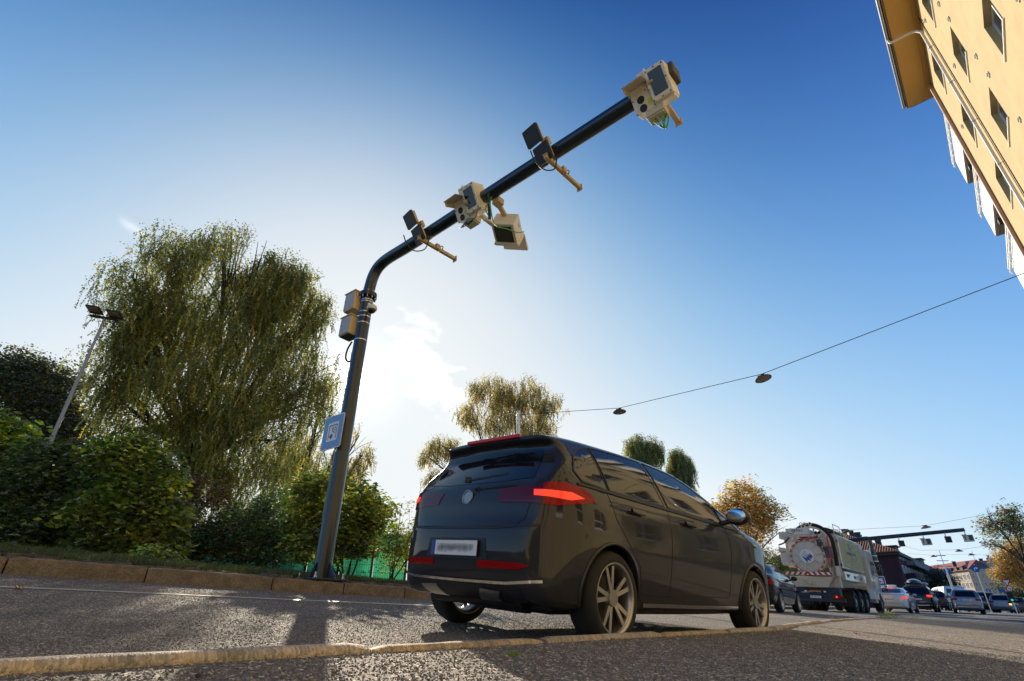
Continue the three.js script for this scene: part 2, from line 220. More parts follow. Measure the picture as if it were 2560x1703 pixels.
class Body {
  constructor(p) {
    Object.assign(this, p);
    this.fs = polyDist(p.sharp ? p.side : outline(p.side, true, 130, 0.35));
    const half = outline(p.section, false, 60, 0.4); this.fx = polyDist([...half, [-0.6, half[half.length - 1][1]], [-0.6, half[0][1]]]);
    const plan = outline(p.plan, false, 50, 0.4); this.fp = polyDist([...plan, [plan[plan.length - 1][0], -0.6], [plan[0][0], -0.6]]);
  }
  d(x, y, z) {            // x right, y up, -z ahead
    const s = -z, ax = Math.abs(x), bow = this.bow * x * x;
    const mid = (this.s0 + this.s1) / 2, s2 = s + (s > mid ? bow : -bow * 0.6), y2 = y + this.crown * x * x * sstep(this.beltY - 0.1, this.beltY + 0.3, y);
    const tp = this.taper ? this.taper * sstep(this.beltY - 0.12, this.top, y) * Math.pow(clamp((0.9 - s) / 1.6), 1.5) : 0;
    let v = smax(smax(this.fs(s2, y2), this.fx(ax + tp, y), this.k), this.fp(s, ax + tp * 0.5), this.k);
    for (const w of this.axles) { const q = this.archR - Math.hypot(s - w, y - this.wheelR); v = Math.max(v, Math.min(q, (ax > 0.45 ? 1 : -1) * 0.2)); }
    return v;
  }
  n(x, y, z) { const e = 0.004; return V3(this.d(x + e, y, z) - this.d(x - e, y, z), this.d(x, y + e, z) - this.d(x, y - e, z), this.d(x, y, z + e) - this.d(x, y, z - e)).normalize(); }
  hit(o, w, max = 1.6) {   // first point of the skin met coming from o + w * max
    let t = max; const p = V3();
    for (let i = 0; i < 70; i++) { p.copy(o).addScaledVector(w, t); const d = this.d(p.x, p.y, p.z); if (d < 0.0004) break; t -= Math.max(d * 0.85, 0.0003); if (t < -max) return null; }
    return p;
  }
  skin(step) {            // surface nets, then each vertex drawn onto the skin
    const x1 = 1.06, nx = Math.ceil(2 * x1 / step), ny = Math.ceil((this.top + 0.1) / step), z0 = -this.s1 - 0.1, nz = Math.ceil((this.s1 - this.s0 + 0.2) / step), sx = nx + 1, sy = ny + 1, sz = nz + 1;
    const F = new Float32Array(sx * sy * sz), at3 = (i, j, k) => (k * sy + j) * sx + i;
    for (let k = 0; k < sz; k++) for (let j = 0; j < sy; j++) for (let i = 0; i <= nx / 2; i++) { const v = this.d(-x1 + i * step, 0.02 + j * step, z0 + k * step); F[at3(i, j, k)] = v; F[at3(nx - i, j, k)] = v; }
    const idx = new Int32Array(sx * sy * sz).fill(-1), P = [], I = [];
    for (let k = 0; k < nz; k++) for (let j = 0; j < ny; j++) for (let i = 0; i < nx; i++) {
      let m = 0, cx = 0, cy = 0, cz = 0, c = 0; const v = []; for (let q = 0; q < 8; q++) { const f = F[at3(i + (q & 1), j + ((q >> 1) & 1), k + (q >> 2))]; v.push(f); if (f < 0) m |= 1 << q; }
      if (m === 0 || m === 255) continue;
      for (let a = 0; a < 8; a++) for (const bit of [1, 2, 4]) { const b = a | bit; if (b === a || (v[a] < 0) === (v[b] < 0)) continue; const t = v[a] / (v[a] - v[b]); cx += (a & 1) + (bit === 1 ? t : 0); cy += ((a >> 1) & 1) + (bit === 2 ? t : 0); cz += (a >> 2) + (bit === 4 ? t : 0); c++; }
      idx[at3(i, j, k)] = P.length / 3; P.push(-x1 + (i + cx / c) * step, 0.02 + (j + cy / c) * step, z0 + (k + cz / c) * step);
    }
    const quad = (a, b, c, d, f) => { if (a < 0 || b < 0 || c < 0 || d < 0) return; if (f) I.push(a, b, c, a, c, d); else I.push(a, c, b, a, d, c); };
    for (let k = 1; k < nz; k++) for (let j = 1; j < ny; j++) for (let i = 1; i < nx; i++) {
      const f0 = F[at3(i, j, k)] < 0;
      if (f0 !== F[at3(i + 1, j, k)] < 0) quad(idx[at3(i, j, k)], idx[at3(i, j - 1, k)], idx[at3(i, j - 1, k - 1)], idx[at3(i, j, k - 1)], !f0);
      if (f0 !== F[at3(i, j + 1, k)] < 0) quad(idx[at3(i, j, k)], idx[at3(i, j, k - 1)], idx[at3(i - 1, j, k - 1)], idx[at3(i - 1, j, k)], !f0);
      if (f0 !== F[at3(i, j, k + 1)] < 0) quad(idx[at3(i, j, k)], idx[at3(i - 1, j, k)], idx[at3(i - 1, j - 1, k)], idx[at3(i, j - 1, k)], !f0);
    }
    const N = new Float32Array(P.length);
    for (let a = 0; a < P.length; a += 3) { for (let it = 0; it < 3; it++) { const d = this.d(P[a], P[a + 1], P[a + 2]); const n = this.n(P[a], P[a + 1], P[a + 2]); P[a] -= n.x * d * 0.9; P[a + 1] -= n.y * d * 0.9; P[a + 2] -= n.z * d * 0.9; } const n = this.n(P[a], P[a + 1], P[a + 2]); N[a] = n.x; N[a + 1] = n.y; N[a + 2] = n.z; }
    const g = new THREE.BufferGeometry(); g.setAttribute('position', new THREE.Float32BufferAttribute(P, 3)); g.setAttribute('normal', new THREE.Float32BufferAttribute(N, 3)); g.setIndex(orient(P, N, I)); return g;
  }
  // a panel cut to a polygon in the plane (u, v) and laid on the skin along -w
  patch(f, poly, off = 0.004, level = 3, sink = 0.012) {
    const tris = THREE.ShapeUtils.triangulateShape(poly.map((p) => new THREE.Vector2(p[0], p[1])), []); let T = tris.map((t) => t.map((i) => poly[i]));
    const mid = (a, b) => [(a[0] + b[0]) / 2, (a[1] + b[1]) / 2];
    for (let l = 0; l < level; l++) T = T.flatMap(([a, b, c]) => { const d = mid(a, b), e = mid(b, c), g = mid(c, a); return [[a, d, g], [d, b, e], [g, e, c], [d, e, g]]; });
    const key = new Map(), P = [], N = [], I = [];
    const vert = (q) => { const k = q[0].toFixed(4) + ',' + q[1].toFixed(4); if (!key.has(k)) { const o = V3().addScaledVector(f.u, q[0]).addScaledVector(f.v, q[1]).add(f.o), p = this.hit(o, f.w) ?? o.clone(), n = this.n(p.x, p.y, p.z); key.set(k, P.length / 3); P.push(p.x + n.x * off, p.y + n.y * off, p.z + n.z * off); N.push(n.x, n.y, n.z); } return key.get(k); };
    for (const t of T) I.push(...t.map(vert));
    // rim down into the body
    let rim = poly; for (let l = 0; l < level; l++) rim = rim.flatMap((p, i) => [p, mid(p, rim[(i + 1) % rim.length])]);
    const top = rim.map(vert), base = P.length / 3;
    for (const i of top) { const a = i * 3; P.push(P[a] - N[a] * sink, P[a + 1] - N[a + 1] * sink, P[a + 2] - N[a + 2] * sink); N.push(N[a], N[a + 1], N[a + 2]); }
    const I2 = []; for (let i = 0; i < top.length; i++) { const j = (i + 1) % top.length; I2.push(top[i], base + i, base + j, top[i], base + j, top[j]); }
    const g = new THREE.BufferGeometry(); g.setAttribute('position', new THREE.Float32BufferAttribute(P, 3)); g.setAttribute('normal', new THREE.Float32BufferAttribute(N, 3)); g.setIndex([...orient(P, N, I), ...I2]); return g;
  }
  strip(f, line, w, off = 0.002, level = 2) {   // a thin band along a line
    const n = line.length, L = [], R = []; for (let i = 0; i < n; i++) { const a = line[Math.max(0, i - 1)], b = line[Math.min(n - 1, i + 1)], dx = b[0] - a[0], dy = b[1] - a[1], l = Math.hypot(dx, dy); L.push([line[i][0] - dy / l * w / 2, line[i][1] + dx / l * w / 2]); R.push([line[i][0] + dy / l * w / 2, line[i][1] - dx / l * w / 2]); }
    const gs = []; for (let i = 0; i < n - 1; i++) gs.push(this.patch(f, [L[i], L[i + 1], R[i + 1], R[i]], off, level, 0.004)); return merge(gs);
  }
}
function orient(P, N, I) { for (let i = 0; i < I.length; i += 3) { const a = I[i] * 3, b = I[i + 1] * 3, c = I[i + 2] * 3, ux = P[b] - P[a], uy = P[b + 1] - P[a + 1], uz = P[b + 2] - P[a + 2], vx = P[c] - P[a], vy = P[c + 1] - P[a + 1], vz = P[c + 2] - P[a + 2]; const d = (uy * vz - uz * vy) * (N[a] + N[b] + N[c]) + (uz * vx - ux * vz) * (N[a + 1] + N[b + 1] + N[c + 1]) + (ux * vy - uy * vx) * (N[a + 2] + N[b + 2] + N[c + 2]); if (d < 0) { const t = I[i + 1]; I[i + 1] = I[i + 2]; I[i + 2] = t; } } return I; }
const FR = { right: { o: V3(), u: V3(0, 0, -1), v: V3(0, 1, 0), w: V3(1, 0, 0) }, left: { o: V3(), u: V3(0, 0, -1), v: V3(0, 1, 0), w: V3(-1, 0, 0) }, front: { o: V3(0, 0, 0), u: V3(1, 0, 0), v: V3(0, 1, 0), w: V3(0, 0, -1) }, rear: { o: V3(), u: V3(1, 0, 0), v: V3(0, 1, 0), w: V3(0, 0, 1) } };
const cornerFrame = (sgn, ang, z = 0) => { const c = Math.cos(ang), s = Math.sin(ang) * sgn; return { o: V3(0, 0, z), u: V3(c * sgn, 0, -Math.abs(s)), v: V3(0, 1, 0), w: V3(s, 0, c) }; };
const mirror2 = (poly) => poly.map(([x, y]) => [-x, y]);
function wheelParts(R, rimR, w, spokes, parent, pos, side, detail) {
  const wheel = new THREE.Group(); wheel.name = 'wheel'; parent.add(wheel); wheel.position.copy(pos);
  const prof = [[rimR - 0.01, -w / 2 + 0.012], [rimR + 0.012, -w / 2], [R - 0.035, -w / 2 - 0.002], [R - 0.008, -w / 2 + 0.03], [R, -w / 2 + 0.06], [R, w / 2 - 0.06], [R - 0.008, w / 2 - 0.03], [R - 0.035, w / 2 + 0.002], [rimR + 0.012, w / 2], [rimR - 0.01, w / 2 - 0.012]].map((p) => new THREE.Vector2(p[0], p[1]));
  const turnX = (g) => g.rotateZ(-Math.PI / 2);
  part(wheel, 'tyre', turnX(new THREE.LatheGeometry(prof, detail ? 64 : 28)), M.rubber);
  const barrel = new THREE.LatheGeometry([[rimR + 0.006, -w / 2 + 0.004], [rimR - 0.012, -w / 2 + 0.03], [rimR - 0.035, 0], [rimR - 0.02, w / 2 - 0.03], [rimR - 0.006, w / 2 - 0.008], [rimR + 0.008, w / 2 + 0.003], [rimR + 0.008, w / 2 - 0.01]].map((p) => new THREE.Vector2(p[0], p[1])), detail ? 64 : 24);
  const geos = [turnX(barrel)], x = side * (w / 2 - 0.035);
  for (let i = 0; i < spokes; i++) for (const dd of detail ? [-0.17, 0.17] : [0]) { const a = i / spokes * Math.PI * 2 + dd * 0.9, a2 = a + (detail ? dd * 0.25 : 0), p = V3(x * 0.9, Math.cos(a) * 0.045, Math.sin(a) * 0.045), q = V3(x * 1.05, Math.cos(a2) * (rimR - 0.012), Math.sin(a2) * (rimR - 0.012)); geos.push(bar(p, q, detail ? 0.03 : 0.06, detail ? 0.022 : 0.03, V3(1, 0, 0))); }
  part(wheel, 'rim', geos, M.alloy);
  part(wheel, 'hub_cap', [turnX(cyl(0.055, 0.062, 0.03, 20)).translate(x, 0, 0)], M.hub);
  part(wheel, 'brake_disc', [turnX(cyl(rimR * 0.66, rimR * 0.66, 0.03, 28)).translate(-side * 0.02, 0, 0)], M.dk);
  return wheel;
}
const paint = (r, g, b) => phys(r, g, b, 0.5, 0, { specularIntensity: 0.15, clearcoat: 0.8, clearcoatRoughness: 0.04 });
const metallic = (r, g, b) => phys(r, g, b, 0.38, 0.55, { clearcoat: 1, clearcoatRoughness: 0.05 });
function plateMat(txt, blue = true) { return std(1, 1, 1, 0.45, 0, { map: canvasTex(256, 56, (c, w, h) => { c.fillStyle = '#dfe0de'; c.fillRect(0, 0, w, h); if (blue) { c.fillStyle = '#1d3f94'; c.fillRect(0, 0, 24, h); } c.strokeStyle = '#333'; c.lineWidth = 2; c.strokeRect(1, 1, w - 2, h - 2); if (!txt) { const r = rng(5); c.fillStyle = '#55585c'; for (let i = 0; i < 260; i++) { c.globalAlpha = 0.05; c.fillRect(32 + r() * 190, 12 + r() * 14, 6 + r() * 26, 12 + r() * 12); } c.globalAlpha = 1; } if (txt) { c.fillStyle = '#161616'; c.font = 'bold 44px sans-serif'; c.fillText(txt, 38, 44); } }) }); }
function numberPlate(parent, body, y, txt) { const p = body.hit(V3(0, y, 0), V3(0, 0, 1), 2); const m = part(parent, 'number_plate', new THREE.BoxGeometry(0.52, 0.11, 0.012), [M.black, M.black, M.black, M.black, plateMat(txt), M.black]); m.position.set(0, y, p.z + 0.012); return m; }
const SECT = (hw, y0, top, belt, bw, roofW) => [[hw - 0.17, y0], [hw - 0.095, y0 + 0.05], [hw - 0.07, y0 + 0.15], [hw - 0.035, lerp(y0, belt, 0.4)], [hw - 0.006, lerp(y0, belt, 0.62)], [hw, lerp(y0, belt, 0.76)], [hw - 0.008, lerp(y0, belt, 0.88)], [hw - 0.03, belt - 0.035], [bw, belt], [lerp(bw, roofW, 0.5) + 0.012, lerp(belt, top, 0.5)], [roofW + 0.02, lerp(belt, top, 0.84)], [roofW - 0.06, lerp(belt, top, 0.95)], [roofW - 0.2, top - 0.008], [0, top + 0.012]];

// ---------------------------------------------------------------- the black family car passing in front
function blackCar() {
  const car = thing('black_car', 'black five-door family car driving past close to the lens with its tail lights lit', 'car', V3(-3.085, -0.106, -3.655));
  car.rotation.set(0.014, -0.034, -0.0865, 'YZX');
  const SQ = ([x, y]) => [x, y > 1 ? 1 + (y - 1) * 0.863 : y], sq = (l) => l.map(SQ);
  const b = new Body({
    side: [[-0.60, 0.25], [-0.72, 0.30], [-0.79, 0.45], [-0.805, 0.60], [-0.785, 0.72], [-0.745, 0.80], [-0.725, 0.92], [-0.68, 1.04], [-0.60, 1.16], [-0.475, 1.34], [-0.455, 1.44], [-0.515, 1.48], [-0.525, 1.52], [-0.43, 1.547], [-0.2, 1.575], [0.2, 1.592], [0.6, 1.597], [1.0, 1.585], [1.35, 1.545], [1.62, 1.485], [1.95, 1.355], [2.3, 1.185], [2.58, 1.045], [2.8, 0.99], [3.1, 0.93], [3.35, 0.84], [3.47, 0.74], [3.53, 0.6], [3.56, 0.45], [3.5, 0.3], [3.38, 0.22], [3.1, 0.2], [2.0, 0.19], [0.8, 0.19], [-0.2, 0.21]].map(SQ),
    section: SECT(0.905, 0.17, 1.515, 1.0, 0.865, 0.66),
    taper: 0.1, plan: [[-0.83, 0.2], [-0.81, 0.44], [-0.745, 0.63], [-0.61, 0.775], [-0.38, 0.862], [-0.05, 0.9], [0.8, 0.905], [2.0, 0.905], [2.6, 0.905], [3.0, 0.875], [3.28, 0.79], [3.45, 0.66], [3.55, 0.42], [3.585, 0.15]],
    k: 0.07, bow: 0.10, crown: 0.045, beltY: 1.03, s0: -0.83, s1: 3.6, top: 1.54, axles: [0, 2.685], wheelR: 0.317, archR: 0.352,
  });
  const pm = paint(0.022, 0.023, 0.027);
  const glass = M.glassDark;
  part(car, 'body', b.skin(0.032), pm);
  // side panes
  const quarterR = [[-0.34, 1.10], [-0.40, 1.18], [-0.32, 1.34], [-0.18, 1.44], [-0.06, 1.465], [-0.03, 1.075]];
  const rearDoor = [[0.0, 1.073], [-0.025, 1.48], [0.35, 1.497], [0.70, 1.497], [0.83, 1.06]];
  const frontDoor = [[0.90, 1.058], [0.77, 1.497], [1.2, 1.47], [1.48, 1.412], [1.86, 1.255], [1.98, 1.03]];
  const quarterF = [[2.03, 1.028], [1.93, 1.222], [2.2, 1.10], [2.36, 1.018]];
  for (const [f, n] of [[FR.right, 'right'], [FR.left, 'left']]) {
    for (const q of [quarterR, rearDoor, frontDoor, quarterF]) { part(car, 'side_window', b.patch(f, sq(q), 0.003, 3), glass); part(car, 'window_seal', b.strip(f, sq([...q, q[0]]), 0.014, 0.006), M.black); }
    part(car, 'window_trim', [b.strip(f, sq([[-0.40, 1.07], [0.4, 1.045], [1.2, 1.03], [2.4, 1.0]]), 0.02, 0.008)], M.black);
    part(car, 'door_seam', [b.strip(f, [[0.87, 1.03], [0.875, 0.7], [0.86, 0.36]], 0.007), b.strip(f, [[2.05, 1.0], [2.1, 0.8], [2.06, 0.36]], 0.007), b.strip(f, [[-0.05, 1.04], [0.02, 0.86], [0.17, 0.72], [0.36, 0.55], [0.42, 0.36]], 0.007), b.strip(f, [[0.42, 0.36], [0.86, 0.35], [2.06, 0.35]], 0.007)], M.black);
    part(car, 'sill_trim', b.strip(f, [[0.44, 0.275], [1.3, 0.268], [2.26, 0.268]], 0.028, 0.012), M.chrome);
    for (const s of [0.22, 1.12]) { const g = b.patch(f, [[s, 0.925], [s, 0.955], [s + 0.2, 0.95], [s + 0.2, 0.92]], 0.035, 2, 0.02); part(car, 'door_handle', g, pm); }
    const sx = n === 'right' ? 1 : -1;
    // arch lips
    for (const a of b.axles) { const pts = []; for (let i = 0; i <= 24; i++) { const t = -0.18 + (Math.PI + 0.36) * i / 24, y = b.wheelR + Math.sin(t) * (b.archR + 0.012), s = a + Math.cos(t) * (b.archR + 0.012); if (y < 0.2) continue; const h = b.hit(V3(0, y, -s), V3(sx, 0, 0)); if (h) pts.push(h); } part(car, 'arch_lip', tube(pts, 0.014, 60, 6), pm); }
    const mir = new THREE.Group(); mir.name = 'door_mirror'; car.add(mir);
    const mp = b.hit(V3(0, 1.02, -2.02), V3(sx, 0, 0)) ?? V3(sx * 0.85, 1.02, -2.02);
    const shell = new THREE.SphereGeometry(0.5, 20, 14); shell.scale(0.24, 0.17, 0.17); shell.translate(mp.x + sx * 0.17, 1.10, -2.02); part(mir, 'shell', [shell, rod(V3(mp.x, 1.035, -2.0), V3(mp.x + sx * 0.1, 1.06, -2.02), 0.025)], pm);
    const mg = new THREE.SphereGeometry(0.5, 16, 10); mg.scale(0.2, 0.13, 0.02); mg.translate(mp.x + sx * 0.17, 1.10, -1.945); part(mir, 'mirror_glass', mg, M.chrome);
  }
  // rear: window, lamps, bumper
  part(car, 'rear_window', b.patch(FR.rear, sq([[-0.60, 1.10], [-0.52, 1.39], [-0.3, 1.425], [0.3, 1.425], [0.52, 1.39], [0.60, 1.10], [0.3, 1.075], [-0.3, 1.075]]), 0.003, 3), glass);
  part(car, 'wiper', [bar(V3(-0.02, 1.075, 0.735), V3(0.42, 1.11, 0.715), 0.018, 0.014), cyl(0.025, 0.03, 0.04, 12, 0, 1.085, 0.73)], M.black);
  const tip = b.hit(V3(0.03, 1.445, 0), V3(0, 0, 1), 2); part(car, 'high_brake_lamp', rbox(0.62, 0.032, 0.03, 0.01, 0.03, 1.447, tip.z - 0.002), std(0.55, 0.008, 0.012, 0.3));
  for (const sg of [1, -1]) {
    const cf = cornerFrame(sg, 0.75), fl = (p) => p;
    // lamp body wraps from tailgate to wing
    const lamp = part(car, 'tail_lamp', b.patch(cf, fl([[0.14, 0.885], [0.14, 1.03], [0.2, 1.045], [0.3, 1.05], [0.42, 1.03], [0.5, 0.99], [0.535, 0.95], [0.42, 0.915], [0.25, 0.885]]).map(([x, y]) => [x - 0.06, y]), 0.008, 3), M.lampRed);
    part(car, 'tail_lamp', b.patch(cf, [[-0.235, 0.905], [-0.235, 1.0], [0.07, 1.02], [0.07, 0.892]], 0.006, 3), M.lampDark);
    part(lamp, 'lit_bar', b.patch(cf, [[0.02, 0.945], [0.02, 0.985], [0.28, 0.985], [0.38, 0.955], [0.28, 0.93]], 0.013, 2), M.lampRedOn);
    part(car, 'reflector', b.patch(cornerFrame(sg, 0.45), [[-0.12, 0.455], [-0.12, 0.505], [0.22, 0.5], [0.30, 0.485], [0.22, 0.46]], 0.006, 3), M.lampRed);
    part(car, 'exhaust_trim', b.patch(cornerFrame(sg, 0.3), [[-0.02, 0.26], [0.02, 0.33], [0.20, 0.32], [0.16, 0.26]], 0.012, 3), M.alloy);
  }
  part(car, 'tailgate_seam', [b.strip(FR.rear, [[-0.62, 0.80], [-0.56, 0.74], [0, 0.73], [0.56, 0.74], [0.62, 0.80]], 0.008), b.strip(FR.rear, [[-0.66, 1.06], [-0.64, 0.9], [-0.62, 0.80]], 0.008), b.strip(FR.rear, [[0.66, 1.06], [0.64, 0.9], [0.62, 0.80]], 0.008)], M.black);
  part(car, 'bumper_strip', [b.strip(FR.rear, [[-0.74, 0.395], [-0.5, 0.372], [0, 0.368], [0.5, 0.372], [0.74, 0.395]], 0.018, 0.01)], M.chrome);
  part(car, 'bumper_valance', b.patch(FR.rear, [[-0.62, 0.26], [-0.6, 0.35], [0.6, 0.35], [0.62, 0.26]], 0.004, 3), M.black);
  part(car, 'bumper_ledge', b.strip(FR.rear, [[-0.72, 0.745], [-0.4, 0.722], [0.4, 0.722], [0.72, 0.745]], 0.012, 0.004), M.black);
  part(car, 'plate_recess', b.patch(FR.rear, [[-0.34, 0.51], [-0.31, 0.65], [0.31, 0.65], [0.34, 0.51]], 0.003, 2), M.black);
  numberPlate(car, b, 0.58, '');
  const bp = b.hit(V3(0, 0.955, 0), V3(0, 0, 1), 2); part(car, 'round_badge', [new THREE.TorusGeometry(0.052, 0.007, 10, 32).rotateX(-0.12).translate(0, 0.955, bp.z + 0.008), cyl(0.047, 0.047, 0.008, 28).rotateX(Math.PI / 2 - 0.12).translate(0, 0.955, bp.z + 0.004)], M.hub);
  // front
  part(car, 'windscreen', b.patch({ o: V3(0, 0, 0), u: V3(1, 0, 0), v: V3(0, 0, -1), w: V3(0, 1, 0) }, [[-0.58, 1.6], [-0.70, 2.42], [0, 2.6], [0.70, 2.42], [0.58, 1.6], [0, 1.54]], 0.003, 3), glass);
  for (const sg of [1, -1]) part(car, 'headlamp', b.patch({ o: V3(), u: V3(-0.75 * sg, 0, -0.66), v: V3(0, 1, 0), w: V3(0.66 * sg, 0, -0.75) }, [[2.0, 0.62], [1.93, 0.72], [2.3, 0.76], [2.36, 0.7], [2.3, 0.62]], 0.006, 2), M.glassDark);
  // underside and wheels
  part(car, 'underbody', [rbox(1.3, 0.16, 3.6, 0.04, 0, 0.27, -1.35), cyl(0.03, 0.03, 1.5, 10).rotateZ(Math.PI / 2).translate(0, 0.3, 0), cyl(0.09, 0.09, 0.5, 14).rotateZ(Math.PI / 2).translate(0.2, 0.27, 0.45)], M.black);
  for (const a of b.axles) { for (const sg of [1, -1]) { part(car, 'wheel_housing', new THREE.CylinderGeometry(b.archR + 0.004, b.archR + 0.004, 0.42, 30, 1, false, -0.1, Math.PI + 0.2).rotateZ(Math.PI / 2).translate(sg * 0.46, b.wheelR, -a), M.black); wheelParts(0.317, 0.228, 0.215, 5, car, V3(sg * 0.775, b.wheelR, -a), sg, true).rotation.x = a ? 0.55 : 0.2; } }
  return car;
}
blackCar();

// ---------------------------------------------------------------- the camera mast over the road and the gear hung on it
const MAST = V3(-6.91, 0.40, -4.04), armY = 5.45;
function mast() {
  const g = thing('camera_mast', 'tall dark mast beside the far kerb with a long arm reaching over the road', 'mast', MAST);
  const h = 4.5, r0 = 0.118, r1 = 0.098;
  part(g, 'post', new THREE.LatheGeometry([[r0, 0.02], [r0, 0.9], [lerp(r0, r1, 0.3), 1.6], [r1 + 0.004, 4.2], [r1, h]].map((p) => new THREE.Vector2(p[0], p[1])), 40), M.pole);
  const feet = [rbox(0.5, 0.03, 0.5, 0.008, 0, 0.015, 0)];
  for (let i = 0; i < 4; i++) feet.push(prism([[r0 - 0.01, 0], [r0 + 0.12, 0], [r0 + 0.12, 0.03], [r0, 0.2], [r0 - 0.01, 0.2]], 0.016).translate(0, 0.03, -0.008).rotateY(i * Math.PI / 2 + 0.3));
  part(g, 'base_plate', feet, M.pole);
  for (const [a, b] of [[1, 1], [1, -1], [-1, 1], [-1, -1]]) part(g, 'anchor_bolt', [cyl(0.014, 0.014, 0.08, 8, a * 0.2, 0.06, b * 0.2), cyl(0.025, 0.025, 0.02, 6, a * 0.2, 0.045, b * 0.2)], M.galv);
  part(g, 'flange', [cyl(0.15, 0.15, 0.035, 32, 0, h - 0.04, 0), cyl(0.15, 0.15, 0.035, 32, 0, h + 0.0, 0)], M.pole);
  for (let i = 0; i < 10; i++) { const a = i / 10 * 6.283; part(g, 'flange_bolt', cyl(0.012, 0.012, 0.14, 8, Math.cos(a) * 0.13, h - 0.03, Math.sin(a) * 0.13), M.galv); }
  const Y = armY - MAST.y;
  part(g, 'arm', tube([V3(0, h + 0.01, 0), V3(0, h + 0.1, 0), V3(0.005, Y - 0.44, 0), V3(0.05, Y - 0.22, 0), V3(0.15, Y - 0.07, 0), V3(0.32, Y, 0), V3(1.0, Y, 0), V3(2.5, Y, 0), V3(4.0, Y, 0), V3(5.56, Y, 0)], 0.098, 140, 28), M.pole);
  part(g, 'end_cap', cyl(0.1, 0.1, 0.02, 28).rotateZ(Math.PI / 2).translate(5.565, Y, 0), M.pole);
  for (const y of [4.37, 4.33, 4.13, 4.04, 3.92, 3.6, 1.8, 2.24]) part(g, 'strap', new THREE.CylinderGeometry(r1 + 0.008, r1 + 0.008, 0.018, 32, 1, true).translate(0, y, 0), M.steel);
  for (const [y, a, w, hh, m] of [[1.32, 1.95, 0.035, 0.075, M.white], [1.1, 2.05, 0.04, 0.04, M.signRed], [0.85, 2.1, 0.025, 0.025, M.yellow], [0.62, 2.0, 0.02, 0.03, M.white]]) { const s = new THREE.CylinderGeometry(r0 + 0.004, r0 + 0.004, hh, 8, 1, true, 0, w / r0); part(g, 'sticker', s.rotateY(-a + 0.6).translate(0, y, 0), m); }
  for (const y of [3.35, 3.02, 2.72]) part(g, 'junction_box', rbox(0.05, 0.16, 0.06, 0.008, -0.12, y, 0.02), M.grey);
  part(g, 'supply_cable', tube([V3(-0.16, 3.62, 0.06), V3(-0.24, 3.5, 0.07), V3(-0.27, 3.36, 0.06), V3(-0.2, 3.27, 0.04), V3(-0.11, 3.28, 0.02)], 0.016, 24), M.cableB);
  return g;
}
mast();
function cabinet(y, label) {
  const g = thing('control_cabinet', label, 'cabinet', V3(MAST.x - 0.25, y, MAST.z + 0.08), 'control cabinets strapped to the mast');
  g.rotation.y = 0.06;
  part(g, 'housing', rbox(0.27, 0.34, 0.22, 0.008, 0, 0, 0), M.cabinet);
  part(g, 'door', rbox(0.255, 0.325, 0.014, 0.006, 0, 0, 0.117), M.grey);
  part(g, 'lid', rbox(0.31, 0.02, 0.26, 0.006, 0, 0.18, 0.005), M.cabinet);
  part(g, 'lock', cyl(0.011, 0.011, 0.01, 12).rotateX(Math.PI / 2).translate(-0.1, 0.02, 0.128), M.dk);
  part(g, 'underside', box(0.25, 0.01, 0.2, 0, -0.175, 0), M.dk);
  for (const y of [0.1, -0.1]) part(g, 'bracket', box(0.1, 0.03, 0.1, 0.1, y, -0.14), M.galv);
  return g;
}
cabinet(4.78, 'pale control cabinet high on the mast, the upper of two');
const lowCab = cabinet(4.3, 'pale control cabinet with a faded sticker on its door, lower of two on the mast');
part(lowCab, 'sticker', box(0.05, 0.03, 0.002, 0.02, 0.04, 0.125), M.creamDk);
{ // dome camera on a wall arm, right of the mast top
  const g = thing('dome_camera', 'small cream dome camera on the right of the mast just under the arm', 'security camera', V3(MAST.x + 0.1, 4.62, MAST.z + 0.02));
  part(g, 'bracket', [rbox(0.03, 0.12, 0.05, 0.006, 0.015, 0, 0), tube([V3(0.02, -0.02, 0), V3(0.07, -0.09, 0.01), V3(0.13, -0.1, 0.02)], 0.02, 12)], M.cream);
  part(g, 'housing', new THREE.LatheGeometry([[0.001, 0.05], [0.045, 0.045], [0.075, 0.02], [0.085, -0.015], [0.082, -0.045], [0.07, -0.05]].map((p) => new THREE.Vector2(p[0], p[1])), 28).translate(0.17, -0.1, 0.03), M.cream);
  const d = new THREE.SphereGeometry(0.068, 20, 10, 0, 6.284, 1.57, 1.57); part(g, 'dome', d.translate(0.17, -0.145, 0.03), M.glassDark);
}
